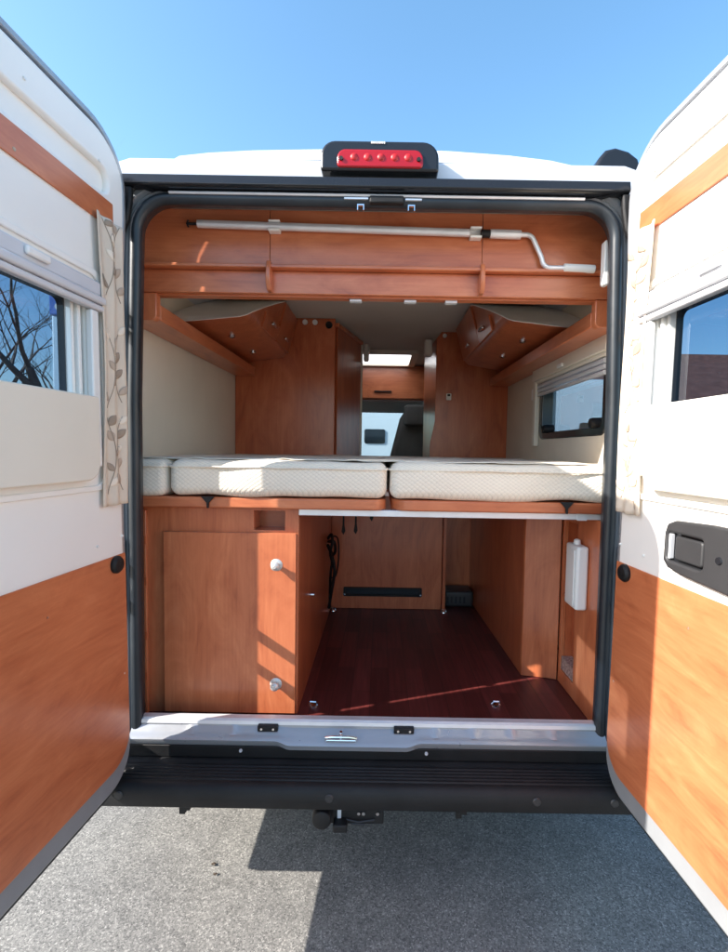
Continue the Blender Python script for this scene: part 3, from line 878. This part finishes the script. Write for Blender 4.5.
# right hand side: inner bench wall, post and the side board with its niche
rs = thing('right_side_cabinet', 'cherry wood side cabinet with an open niche right of the boot space', 'cabinet', (.72, .6, FZ))
b = BM(); prism(b, [(.600, 1.525), (.632, .475), (.652, .475), (.62, 1.525)], 'z', FZ + .002, 1.262)
obj('inner_wall', b, 'wood_dark', rs, bevel=.001)
obj('front_post', prism(BM(), [(.631, .474), (.633, .456), (.745, .43), (.776, .42), (.776, .474)], 'z', FZ + .001, 1.262), 'wood_z', rs, bevel=.003)
RX = .778
b = BM(); slab_holes(b, [(.060, FZ + .002), (.418, FZ + .002), (.418, 1.262), (.060, 1.262)], [rrect(.262, .396, .585, 1.222, .004)], 'x', RX, RX + .016)
obj('side_board', b, 'wood_z', rs, bevel=.0015)
b = BM(); box(b, RX + .05, RX + .054, .24, .412, .56, 1.24); box(b, RX + .017, RX + .05, .397, .402, .575, 1.235); box(b, RX + .017, RX + .05, .254, .259, .575, 1.235)
obj('niche_back', b, 'wood_dark', rs)
b = BM(); box(b, RX + .005, RX + .049, .264, .394, .587, .640)
obj('niche_grid', b, 'grid', rs)
obj('niche_shelf', box(BM(), RX + .002, RX + .049, .264, .394, .905, .914), 'wood_dark', rs)
# white unit clipped to the side board
wb = thing('white_wall_unit', 'slim upright white plastic box with a black plug fixed right of the boot', 'lamp', (RX - .03, .2, .91))
case = obj('casing', box(BM(), RX - .046, RX - .001, .152, .262, .915, 1.155), 'plastic', wb, bevel=.010, seg=3)
obj('cover_strip', box(BM(), RX - .052, RX - .0465, .165, .215, .93, 1.14), 'plastic', case, bevel=.002)
b = BM(); lathe(b, [(.0, .014), (.016, .012), (.02, .006)], (RX - .024, .21, 1.1555), 'z', 14)
obj('end_cap', b, 'plastic', wb, smooth=40)
b = BM(); tube(b, [(RX - .022, .262, .925), (RX - .022, .285, .918), (RX - .012, .305, .93)], [.014, .013, .006], 10)
obj('plug', b, 'black', wb, smooth=40)

# bed platform
bed = thing('bed_platform', 'raised bed platform of two wood-edged boards on an aluminium crossbar', 'bed', (CX, .7, 1.25))
obj('board', prism(BM(), rrect(LW + .006, .022, .070, 1.545, [.012, .05, .0, .0]), 'z', 1.2875, 1.326), 'wood_x', bed, bevel=.006, seg=3)
obj('board', prism(BM(), rrect(.042, .85, .070, 1.545, [.07, .012, .0, .0]), 'z', 1.2875, 1.326), 'wood_x', bed, bevel=.006, seg=3)
obj('crossbar', box(BM(), -.286, .800, .092, .122, 1.264, 1.2865), 'alu', bed, bevel=.002)
obj('rear_crossbar', box(BM(), -.286, .800, .85, .88, 1.264, 1.2865), 'alu', bed, bevel=.002)
for x in (-.598, .652):
    b = BM(); prism(b, [(x - .024, 1.329), (x + .024, 1.329), (x + .004, 1.307), (x + .003, 1.288), (x - .003, 1.288), (x - .004, 1.307)], 'y', .058, .0685)
    obj('strap_tab', b, 'black', bed, bevel=.002)
obj('tail_strip', box(BM(), .7, .735, .089, .0915, 1.262, 1.287), 'alu', bed)

grp = 'quilted mattresses on the raised bed'
mz0, mz1 = 1.329, 1.458
for (x0, x1, lab, sd, r) in [(LW + .008, -.742, 'short quilted filler cushion at the far left end of the bed', 1, .028),
                         (-.735, .026, 'cream quilted mattress on the left half of the raised bed', 2, .034),
                         (.034, .862, 'cream quilted mattress on the right half of the raised bed, partly sunlit', 3, .034)]:
    o = obj('mattress', soft_box(BM(), x0, x1, .055, 1.54, mz0, mz1, r, .03, .010, 6, sd * 13), 'quilt', None, smooth=70, loc=((x0 + x1) / 2, .7, mz0))
    tag(o, lab, 'mattress', grp)
    b = BM(); zp = mz1 - .026; r2 = r * .9
    path = [(x0 + .0, .30, zp), (x0 + .0, .055 + r2, zp)] + [(x0 + r2 - r2 * math.cos(R(a)), .055 + r2 - r2 * math.sin(R(a)), zp) for a in (22, 45, 67, 90)]
    path += [(x0 + r2 + (x1 - x0 - 2 * r2) * k / 12, .054, zp + .003 * noise.noise(Vector((k * .9, sd, 0)))) for k in range(1, 12)]
    path += [(x1 - r2 + r2 * math.sin(R(a)), .055 + r2 - r2 * math.cos(R(a)), zp) for a in (0, 22, 45, 67, 90)] + [(x1, .30, zp)]
    tube(b, path, .0042, 6)
    obj('piping', b, 'quilt', o, smooth=60)
# thin rumpled cover lying on the mattress tops
b = BM(); nx, ny = 120, 24; V = []
for j in range(ny + 1):
    row = []
    for i in range(nx + 1):
        x = LW + .02 + (.84 - LW - .03) * i / nx; y = .11 + 1.38 * j / ny + .02 * noise.noise(Vector((x * 5, j * .7, 3)))
        e = math.exp(-j * .6)
        z = mz1 + .001 + .003 * noise.noise(Vector((x * 6, y * 5, 0))) + e * .007 * max(0, noise.noise(Vector((x * 16, 2, 1)))) + .002
        row.append(b.verts.new((x, y, z)))
    V.append(row)
for A, B in zip(V, V[1:]):
    for i in range(nx): b.faces.new([A[i], A[i + 1], B[i + 1], B[i]])
o = obj('mattress_cover', b, 'cream', None, smooth=80, loc=(CX, .7, mz1))
tag(o, 'thin rumpled cream cover spread over the tops of the mattresses', 'bed cover')
o.modifiers.new('thickness', 'SOLIDIFY').thickness = .0025

# header cabinet over the door opening
hdr = thing('header_panel', 'wide cherry wood header across the top of the rear opening', 'panel', (CX, .2, 2.05))
obj('upper_board', box(BM(), -.885, -.4065, .150, .168, 2.150, 2.343), 'wood_x', hdr, bevel=.0015)
obj('upper_board', box(BM(), -.4045, .3495, .150, .168, 2.150, 2.343), 'wood_x', hdr, bevel=.0015)
obj('upper_board', box(BM(), .3515, .835, .150, .168, 2.150, 2.343), 'wood_x', hdr, bevel=.0015)
obj('ledge', box(BM(), LW + .02, RW - .02, .128, .1695, 2.136, 2.149), 'wood_x', hdr, bevel=.003)
obj('lower_board', box(BM(), LW + .012, RW - .012, .160, .178, 2.056, 2.135), 'wood_x', hdr, bevel=.002)
b = BM(); box(b, LW + .012, RW - .012, .179, .215, 2.050, 2.062)
obj('header_floor', b, 'wood_x', hdr)
for x in (-.405, .350):
    b = BM(); prism(b, [(.1595, 2.057), (.134, 2.060), (.120, 2.078), (.114, 2.105), (.118, 2.135), (.1275, 2.160), (.1495, 2.160), (.1495, 2.134), (.1595, 2.134)], 'x', x - .008, x + .008)
    obj('divider_fin', b, 'wood_z', hdr, bevel=.003)
b = BM()
for x in (-.10, .10, .25): box(b, x - .022, x + .022, .185, .21, 2.0405, 2.0495)
many('flap_catch', b, 'greyplastic', hdr, bevel=.002)

# ledge shelves along both walls
for s, lab in ((-1, 'cherry wood ledge along the left wall above the bed'), (1, 'cherry wood ledge along the right wall above the side window')):
    xw = LW + .003 if s < 0 else RW - .003
    xi = xw - s * .132
    t = thing('wall_shelf', lab, 'shelf', (xw, .8, 1.97), 'ledge shelves along the side walls')
    lo, hi = min(xw, xi), max(xw, xi)
    obj('ledge_board', box(BM(), lo, hi, .205, 1.545 if s < 0 else 1.84, 1.965, 2.022), 'wood_y', t, bevel=.004)
    end = rrect(lo, hi, 1.957, 2.055, [0, .02, 0, 0] if s < 0 else [.02, 0, 0, 0])
    obj('end_cap', prism(BM(), end, 'y', .168, .2035), 'wood_z', t, bevel=.003)

# overhead lockers
for s, lab in ((-1, 'cherry wood overhead locker on the left wall with two metal handles'), (1, 'cherry wood overhead locker on the right wall catching patches of sun')):
    def mx(x): return CX + s * x
    t = thing('overhead_locker', lab, 'locker', (mx(.7), 1.0, 2.05), 'overhead lockers over the bed')
    yA, yB = .52, (1.54 if s < 0 else 1.70)
    # the near end is cut on a sloping curve: the underside reaches furthest towards the doors
    sec = [(.9285, 2.035), (.612, 2.086), (.592, 2.105)] + [(.592 - .065 * k / 7, 2.105 + .230 * k / 7) for k in range(1, 8)] + [(.9285, 2.335 - .3 * k / 7) for k in range(0, 7)]
    def ynear(z): return yA + .66 * max(0, (z - 2.05) / .285) ** 1.15
    b = BM()
    A_ = [b.verts.new((mx(x), ynear(z), z)) for x, z in sec]; B_ = [b.verts.new((mx(x), yB, z)) for x, z in sec]
    for k in range(len(sec)): b.faces.new([A_[k], A_[(k + 1) % len(sec)], B_[(k + 1) % len(sec)], B_[k]])
    b.faces.new(B_); bmesh.ops.triangulate(b, faces=[b.faces.new(A_)])
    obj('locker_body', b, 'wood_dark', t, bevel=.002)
    b = BM(); n_ = len(sec)
    A_ = [b.verts.new((mx(x), ynear(z) - .012, z - .002)) for x, z in sec]; B_ = [b.verts.new((mx(x), ynear(z) - .001, z - .002)) for x, z in sec]
    for k in range(n_): b.faces.new([A_[k], A_[(k + 1) % n_], B_[(k + 1) % n_], B_[k]])
    bmesh.ops.triangulate(b, faces=[b.faces.new(A_), b.faces.new(B_)])
    obj('end_panel', b, 'white', t)
    for y0, y1 in ((.86, 1.165), (1.17, yB - .01)):
        q = [(.5635, 2.112), (.5515, 2.112), (.531, 2.19), (.543, 2.19)] if y0 < 1 else [(.5635, 2.112), (.5515, 2.112), (.494, 2.322), (.506, 2.322)]
        q = [(x + .0255, z) for x, z in q]
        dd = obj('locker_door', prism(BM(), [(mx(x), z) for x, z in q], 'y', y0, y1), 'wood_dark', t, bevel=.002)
        ym = (y0 + y1) / 2; hx_, hz_ = .565, 2.160
        b = BM(); box(b, min(mx(hx_ - .02), mx(hx_ - .002)), max(mx(hx_ - .02), mx(hx_ - .002)), ym - .045, ym + .045, hz_ - .010, hz_ + .006)
        obj('door_handle', b, 'chrome', dd, bevel=.004)
    b = BM()
    for y in (.86, 1.26): lathe(b, [(-.012, .010), (-.008, .017), (.004, .018)], (mx(.735), y, 2.064), 'z', 16)
    many('spot_lamp', b, 'chrome', t, smooth=40)

# wardrobe at the foot of the bed, left of the corridor
wr = thing('wardrobe', 'tall cherry wood wardrobe wall behind the bed left of the gangway', 'wardrobe', (-.6, 1.5, FZ))
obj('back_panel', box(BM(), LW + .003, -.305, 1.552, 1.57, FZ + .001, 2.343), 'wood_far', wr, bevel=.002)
b = BM(); prism(b, [(-.306, 1.571), (-.288, 1.552), (-.158, 2.06), (-.176, 2.072)], 'z', FZ + .001, 2.29)
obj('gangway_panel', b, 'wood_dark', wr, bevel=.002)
b = BM(); prism(b, [(-.320, 1.56), (-.28, 1.545), (-.143, 2.07), (-.173, 2.085)], 'z', 2.2905, 2.315)
obj('top_moulding', b, 'wood_y', wr, bevel=.004)
obj('edge_post', box(BM(), -.1675, -.146, 2.073, 2.105, .554, 2.29), 'cream', wr, bevel=.004)
for x in (-.50, -.436):
    b = BM(); lathe(b, [(1.538, .013), (1.542, .017), (1.5515, .017)], (x, 0, 2.316), 'y', 14); obj('cover_cap', b, 'plastic', wr, smooth=40)
b = BM(); lathe(b, [(1.530, .017), (1.536, .022), (1.5515, .022)], (-.345, 0, 2.30), 'y', 16); obj('black_socket', b, 'black', wr, smooth=40)
b = BM(); soft_box(b, -.140, -.098, 2.06, 2.13, 2.17, 2.30, .016, .03)
obj('corner_lamp', b, 'ceil', wr, smooth=60)

wrm = thing('washroom_wall', 'tall cherry wood partition behind the bed right of the gangway', 'partition', (.6, 1.66, FZ))
shape = [(.352, FZ + .001), (.352, 1.505), (.356, 1.565), (.372, 1.64), (.386, 1.71), (.386, 2.295), (.42, 2.343), (RW - .003, 2.343), (RW - .003, FZ + .001)]
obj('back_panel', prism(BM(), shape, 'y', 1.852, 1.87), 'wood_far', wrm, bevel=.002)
b = BM(); prism(b, [(.387, 1.872), (.356, 2.45), (.374, 2.45), (.405, 1.872)], 'z', FZ + .001, 2.30)
obj('gangway_panel', b, 'wood_dark', wrm, bevel=.002)
sw_ = obj('light_switch', prism(BM(), rrect(.462, .498, 1.862, 1.910, .006), 'y', 1.838, 1.8515), 'plastic', wrm, bevel=.003)
obj('rocker', box(BM(), .470, .489, 1.833, 1.8375, 1.890, 1.904), 'black', sw_)
b = BM(); lathe(b, [(1.840, .011), (1.844, .015), (1.8515, .015)], (.442, 0, 2.315), 'y', 14); obj('cover_cap', b, 'plastic', wrm, smooth=40)
b = BM(); soft_box(b, .31, .366, 1.92, 2.0, 2.19, 2.31, .016, .03)
obj('corner_lamp', b, 'ceil', wrm, smooth=60)

# cab locker over the seats
cl = thing('cab_locker', 'wood-fronted locker high over the front seats beyond the gangway', 'locker', (.05, 3.2, 2.05))
obj('carcass', box(BM(), CX - .86, CX + .86, 3.19, 3.34, 1.995, 2.335), 'wood_dark', cl, bevel=.003)
fl = obj('flap', box(BM(), CX - .30, CX + .84, 3.170, 3.188, 2.01, 2.325), 'wood_x', cl, bevel=.003)
obj('handle', box(BM(), -.07, .10, 3.15, 3.169, 2.07, 2.082), 'black', fl, bevel=.002)

# front seats
for x, lab in ((.36, 'dark grey front seat with headrest right of the gangway'), (-.46, 'dark grey front seat mostly hidden left of the gangway')):
    t = thing('front_seat', lab, 'seat', (x, 3.5, .553), 'front cab seats')
    b = BM(); prism(b, [(x - .27, 1.0), (x - .26, 1.45), (x - .17, 1.82), (x - .10, 1.93), (x + .10, 1.93), (x + .17, 1.82), (x + .26, 1.45), (x + .27, 1.0)], 'y', 3.20, 3.34)
    obj('backrest', b, 'seat', t, bevel=.045, seg=4)
    b = BM(); soft_box(b, x - .13, x + .13, 3.13, 3.199, 1.74, 1.95, .03, .06)
    obj('headrest', b, 'seat', t, smooth=60)
    b = BM(); soft_box(b, x - .25, x + .25, 3.30, 3.85, .86, 1.03, .05, .08)
    obj('seat_cushion', b, 'seat', t, smooth=60)
    obj('pedestal', box(BM(), x - .2, x + .2, 3.35, 3.75, .553, .86), 'dash', t, bevel=.02)

# ------------------------------------------------------------ loose things
# awning crank clipped along the header
cr = thing('awning_crank', 'silver crank rod with bent handle clipped along the header board', 'crank', (.05, .125, 2.265))
yk = .132
def rz(x): return 2.283 - .020 * (x + .655) / 1.17
b = BM(); tube(b, [(-.655, yk, rz(-.655)), (-.30, yk, rz(-.30)), (.30, yk, rz(.30))], .0135, 14)
obj('shaft', b, 'alu', cr, smooth=40)
b = BM(); tube(b, [(-.69, yk, rz(-.69)), (-.655, yk, rz(-.655))], .005, 8)
tube(b, [(-.688, yk, rz(-.69) + .012), (-.694, yk, rz(-.69)), (-.688, yk, rz(-.69) - .012)], .003, 6)
obj('hook_tip', b, 'black', cr, smooth=40)
b = BM(); tube(b, [(.342, yk, rz(.342)), (.372, yk, rz(.372))], .0135, 14)
obj('coupling', b, 'black', cr, smooth=40)
b = BM(); tube(b, [(.373, yk, rz(.373)), (.48, yk, rz(.48))], .0155, 14)
obj('grip', b, 'alu', cr, smooth=40)
b = BM(); path = [(.48, 2.264)]
for k in range(7):
    a = R(90 - 60 * k / 6); path.append((.500 + .03 * math.cos(a), 2.234 + .03 * math.sin(a)))
path += [(.556, 2.188)]
for k in range(7):
    a = R(210 + 60 * k / 6); path.append((.592 + .03 * math.cos(a) - .004, 2.182 + .03 * math.sin(a)))
path += [(.64, 2.152)]
tube(b, [(x, yk, z) for x, z in path], .0085, 12)
obj('bent_arm', b, 'alu', cr, smooth=40)
b = BM(); tube(b, [(.635, yk, 2.1525), (.745, yk, 2.1495)], .0145, 14)
obj('turning_handle', b, 'plastic', cr, smooth=40, bevel=.003)
for x in (-.385, .322):
    b = BM(); z = rz(x)
    prism(b, [(.1485, z - .020), (.1185, z - .020), (.1165, z - .012), (.1195, z - .0128), (.144, z - .0128), (.1442, z + .0125), (.1225, z + .0125), (.1185, z + .0185), (.1485, z + .0185)], 'x', x - .02, x + .02)
    tag(obj('rod_clip', b, 'plastic', None, bevel=.0015, loc=(x, .14, z)), 'white plastic clip holding the %s of the crank rod' % ('left part' if x < 0 else 'handle end'), 'clip', 'clips holding the crank rod')

# cables and straps in the boot
b = BM()
loop = [(-.286, 1.06, 1.00), (-.262, 1.03, 1.03), (-.255, 1.0, .99), (-.268, 1.02, .93), (-.262, 1.06, .87), (-.27, 1.08, .80), (-.275, 1.10, .70), (-.270, 1.05, .64)]
def smooth_path(pts, n=6):
    P = [Vector(p) for p in pts]; out = []
    for i in range(len(P) - 1):
        p0 = P[max(0, i - 1)]; p1 = P[i]; p2 = P[i + 1]; p3 = P[min(len(P) - 1, i + 2)]
        for k in range(n):
            t = k / n
            out.append(.5 * ((2 * p1) + (p2 - p0) * t + (2 * p0 - 5 * p1 + 4 * p2 - p3) * t * t + (3 * p1 - p0 - 3 * p2 + p3) * t ** 3))
    return [tuple(q) for q in out + [P[-1]]]
tube(b, smooth_path(loop), .008, 7)
tube(b, smooth_path([(-.284, 1.08, .98), (-.25, 1.05, .985), (-.245, 1.08, .93), (-.262, 1.1, .90), (-.27, 1.06, .93), (-.284, 1.04, .97)]), .009, 7)
tube(b, smooth_path([(-.27, 1.14, 1.0), (-.24, 1.17, .98), (-.235, 1.18, .86), (-.25, 1.19, .76), (-.28, 1.2, .74)]), .005, 7)
tube(b, smooth_path([(-.26, 1.06, .90), (-.245, 1.05, .82), (-.262, 1.06, .70), (-.278, 1.08, .60)]), .009, 7)
tag(obj('cable_bundle', b, 'black', None, smooth=50, loc=(-.28, 1.08, .62)), 'black cable loops hanging on the left wall of the boot space', 'cable')
for i, (x, L_, lab) in enumerate([(-.205, .275, 'longest black strap hanging from the bed, nearest the left of the boot'), (-.135, .27, 'middle black strap hanging from the bed frame'), (-.045, .195, 'short black strap end hanging furthest right under the bed')]):
    b = BM(); y = 1.12
    zb = 1.287 - L_
    prism(b, [(x - .004, 1.20), (x - .012, 1.287), (x + .004, 1.287), (x + .004, 1.20), (x + .007, zb + .06), (x + .012, zb + .022), (x + .002, zb), (x - .010, zb + .018), (x - .004, zb + .06)], 'y', y, y + .004)
    tag(obj('hanging_strap', b, 'black', None, loc=(x, y, 1.287)), lab, 'strap', 'black straps hanging under the bed')

# dry leaf scraps on the ground
for x, y, s_, lab in ((-.575, .045, .014, 'larger dark leaf scrap lying on the sunlit asphalt'), (-.555, .005, .010, 'smaller dark leaf scrap nearer the viewer on the sunlit asphalt')):
    b = BM(); vs = []
    for k in range(9):
        a = 2 * math.pi * k / 9; q = s_ * rnd.uniform(.55, 1.)
        vs.append(b.verts.new((x + q * math.cos(a), y + .7 * q * math.sin(a), .004 + rnd.uniform(0, .007))))
    c = b.verts.new((x, y, .009))
    for k in range(9): b.faces.new([vs[k], vs[(k + 1) % 9], c])
    tag(obj('dry_leaf', b, 'deadleaf', None, loc=(x, y, 0)), lab, 'leaf', 'leaf scraps on the asphalt')

# ------------------------------------------------------------ surroundings
def parked_van(x0, x1, y0, y1, h, label, name='parked_van', front=1):
    t = thing(name, label, 'van', ((x0 + x1) / 2, (y0 + y1) / 2, 0), 'white vans parked nearby')
    L_ = y1 - y0; w = x1 - x0
    prof = [(y0, .45), (y0 + .02, h - .15), (y0 + .12, h), (y1 - 1.9, h), (y1 - 1.5, h - .15), (y1 - .85, 1.35), (y1 - .1, 1.05), (y1, .8), (y1, .45)]
    obj('body', prism(BM(), prof, 'x', x0, x1), 'paint', t, bevel=.07, seg=4)
    obj('rear_window', prism(BM(), rrect(x0 + w * .5 - .26, x0 + w * .5 + .26, 1.66, 2.02, .05), 'y', y0 - .012, y0 + .02), 'vanglass', t, bevel=.005)
    for xx in (x0 + .12, x1 - .28):
        obj('tail_lamp', box(BM(), xx, xx + .16, y0 - .02, y0 + .02, .9, 1.35), 'red', t, bevel=.015)
    obj('number_plate_panel', box(BM(), x0 + w * .5 - .26, x0 + w * .5 + .26, y0 - .014, y0 + .01, .75, .86), 'plastic', t, bevel=.004)
    obj('bumper', box(BM(), x0 + .02, x1 - .02, y0 - .10, y0 + .05, .42, .62), 'darkgrey', t, bevel=.03)
    for xx, s in ((x0, -1), (x1, 1)):
        b = BM(); prism(b, rrect(y0 + L_ * .62, y0 + L_ * .74, 1.35, 1.95, .06), 'x', xx - .008, xx + .008)
        obj('cab_window', b, 'vanglass', t)
        obj('side_moulding', box(BM(), xx - .018, xx + .018, y0 + .3, y1 - .9, .98, 1.04), 'greyplastic', t, bevel=.005)
        b = BM()
        for q in (.3, .45, .6): box(b, xx - .005, xx + .005, y0 + L_ * q - .004, y0 + L_ * q + .004, .55, h - .25)
        b2 = box(b, xx - .005, xx + .005, y0 + .2, y0 + L_ * .6, 1.98, 1.99)
        many('panel_seam', b, 'jamb', t)
        for yy in (y0 + L_ * .2, y1 - .95):
            b = BM(); lathe(b, [(-.11, .26), (-.10, .32), (.10, .32), (.11, .26)], (xx - s * .08, yy, .325), 'x', 24)
            wh = obj('wheel', b, 'tyre', t, smooth=40)
            b = BM(); lathe(b, [(s * .112, .21), (s * .118, .19), (s * .112, .06)], (xx - s * .08, yy, .325), 'x', 20)
            obj('rim', b, 'silver', wh, smooth=30)
    return t
parked_van(2.62, 4.65, 6.6, 12.4, 2.78, 'white high-roof van parked on the right, seen through the side window')
parked_van(-1.15, .85, 10.5, 16.0, 2.55, 'white van with a small rear window seen ahead through the windscreen')

bd = thing('tiled_house', 'low pale house with a brown tiled roof seen through the right door window', 'house', (14, 17.5, 0))
obj('wall', box(BM(), 5.0, 24, 14.0, 21.5, 0, 2.9), 'render', bd)
b = BM(); prism(b, [(13.4, 2.78), (17.75, 5.0), (22.1, 2.78), (22.1, 2.95), (17.75, 5.2), (13.4, 2.95)], 'x', 4.5, 24.5)
obj('roof', b, 'tile', bd)
for x in (7, 10.5, 14, 18): 
    wnd = obj('window', box(BM(), x, x + 1.2, 13.95, 14.02, 1.0, 2.2), 'plastic', bd, bevel=.01)
    obj('pane', box(BM(), x + .08, x + 1.12, 13.935, 13.948, 1.08, 2.12), 'vanglass', wnd)
b = BM(); box(b, 9.0, 9.9, 13.94, 14.02, 0, 2.1)
obj('door', b, 'wood_z', bd, bevel=.01)
hall = thing('long_hall', 'pale hall with a wide brown roof beyond the parked van', 'building', (16, 36, 0))
obj('wall', box(BM(), 6.5, 30, 30, 42, 0, 4.2), 'render', hall)
b = BM(); prism(b, [(29.2, 4.1), (36, 9.0), (42.8, 4.1), (42.8, 4.35), (36, 9.3), (29.2, 4.35)], 'x', 6, 30.5)
obj('roof', b, 'tile', hall)

def bare_tree(x, y, h, label, sd, r0):
    rr = random.Random(sd)
    t = thing('bare_tree', label, 'tree', (x, y, 0), 'bare trees beyond the left door')
    tb = BM(); bb = BM()
    def grow(bm, p, d, L_, r, lv):
        pts = [p]; rs = [r]; n_ = 5
        for k in range(n_):
            d = (d + Vector((rr.uniform(-.16, .16), rr.uniform(-.16, .16), rr.uniform(-.04, .10)))).normalized()
            p = p + d * (L_ / n_); pts.append(p); rs.append(r * (1 - .62 * (k + 1) / n_))
        tube(bm, pts, rs, 7 if lv < 2 else 4, caps=False)
        if lv >= 5: return
        for k in range(4 if lv < 3 else 3):
            i = rr.randint(2, n_); i = n_ if k == 0 else i
            q = pts[i]
            a = rr.uniform(0, 2 * math.pi); sp = rr.uniform(.35, .95)
            side = Vector((math.cos(a), math.sin(a), 0))
            nd = (d * .7 + side * sp + Vector((0, 0, .2))).normalized()
            grow(bb, q, nd, L_ * rr.uniform(.55, .78), rs[i] * rr.uniform(.6, .85), lv + 1)
    base = Vector((x, y, 0))
    grow(tb, base, Vector((.05, 0, 1)), h * .42, r0, 0)
    obj('trunk', tb, 'bark', t, smooth=60)
    obj('branches', bb, 'bark', t, smooth=60)
    return t
bare_tree(-10.6, 14.2, 9.5, 'tall bare tree with a stout trunk behind the left door window', 4, .30)
bare_tree(-9.4, 17.5, 8.0, 'slimmer bare tree right of the stout one behind the left door', 9, .18)
bare_tree(-15.0, 16.0, 9.0, 'bare tree at the far left edge of the left door window', 15, .24)

sg = thing('pylon_sign', 'tall pale pylon sign with a blue head seen through the left door window', 'sign', (-5.9, 7.6, 0))
obj('panel', box(BM(), -6.25, -5.25, 7.6, 7.78, .0, 3.94), 'signpale', sg, bevel=.03)
obj('blue_head', box(BM(), -6.27, -5.23, 7.57, 7.81, 3.94, 4.8), 'signblue', sg, bevel=.02)
b = BM(); box(b, -6.10, -6.0, 7.555, 7.568, 4.22, 4.55)
obj('white_stroke', b, 'plastic', sg)
for xx in (-6.08, -5.84):
    b = BM(); slab_holes(b, [(xx + .075 * math.cos(2 * math.pi * k / 14), 4.09 + .075 * math.sin(2 * math.pi * k / 14)) for k in range(14)], [[(xx + .04 * math.cos(2 * math.pi * k / 14), 4.09 + .04 * math.sin(2 * math.pi * k / 14)) for k in range(14)]], 'y', 7.555, 7.568)
    obj('white_ring', b, 'plastic', sg)

# thin contrail high in the sky
b = BM()
tube(b, [(-600, 2600, 2325), (-560, 2600, 2385), (-515, 2600, 2450)], [3, 7, 9], 8)
m_, nt_, bs_ = new_mat('contrail_vapour'); bs_.inputs['Base Color'].default_value = (.9, .9, .92, 1); bs_.inputs['Alpha'].default_value = .35; bs_.inputs['Roughness'].default_value = 1
o = obj('contrail', b, m_, None, smooth=60, loc=(-560, 2600, 2385)); o['kind'] = 'structure'
tag(o, None, None)

# ---------------------------------------------------------- light and camera
sd = Vector((1.5, .52, -1.0)).normalized()          # direction the sunlight travels
w = bpy.data.worlds.new('World'); scene.world = w; w.use_nodes = True
nt = w.node_tree; bg = nt.nodes['Background']
sky = nt.nodes.new('ShaderNodeTexSky'); sky.sky_type = 'NISHITA'; sky.sun_disc = False
sky.sun_elevation = math.asin(-sd.z); sky.sun_rotation = math.atan2(-sd.x, -sd.y)
sky.air_density = 1.0; sky.dust_density = 1.2; sky.ozone_density = 1.4
hs = nt.nodes.new('ShaderNodeHueSaturation'); hs.inputs['Saturation'].default_value = 1.16; hs.inputs['Hue'].default_value = .49
nt.links.new(sky.outputs['Color'], hs.inputs['Color']); nt.links.new(hs.outputs['Color'], bg.inputs['Color']); bg.inputs['Strength'].default_value = .165
sl = bpy.data.lights.new('sun', 'SUN'); sl.energy = 5.0; sl.angle = R(.5); sl.color = (1, .94, .86)
so = bpy.data.objects.new('sun', sl); COL.objects.link(so); so.location = (-8, -3, 8)
so.rotation_euler = sd.to_track_quat('-Z', 'Y').to_euler()

cam = bpy.data.cameras.new('camera'); co = bpy.data.objects.new('camera', cam); COL.objects.link(co)
cam.sensor_fit = 'VERTICAL'; cam.sensor_height = 36; cam.lens = 480 / 952 * 36
cam.shift_x = -16 / 952; cam.clip_end = 12000; cam.clip_start = .02
pitch, roll = R(3.1), R(.95)
fw = Vector((0, math.cos(pitch), -math.sin(pitch))); up0 = Vector((0, math.sin(pitch), math.cos(pitch))); r0 = Vector((1, 0, 0))
rv = r0 * math.cos(roll) + up0 * math.sin(roll); uv = up0 * math.cos(roll) - r0 * math.sin(roll)
co.matrix_world = Matrix(((rv.x, uv.x, -fw.x, 0), (rv.y, uv.y, -fw.y, -1.6), (rv.z, uv.z, -fw.z, 1.5), (0, 0, 0, 1)))
scene.camera = co

scene.render.engine = 'CYCLES'
scene.cycles.use_denoising = True
scene.cycles.film_exposure = 2.4          # the photograph is exposed for the shaded interior
scene.cycles.max_bounces = 10; scene.cycles.diffuse_bounces = 6; scene.cycles.glossy_bounces = 4
scene.cycles.transparent_max_bounces = 12
scene.cycles.caustics_reflective = False; scene.cycles.caustics_refractive = False
scene.cycles.sample_clamp_indirect = 6
scene.view_settings.view_transform = 'Standard'; scene.view_settings.look = 'None'
scene.view_settings.exposure = 0; scene.view_settings.gamma = 1
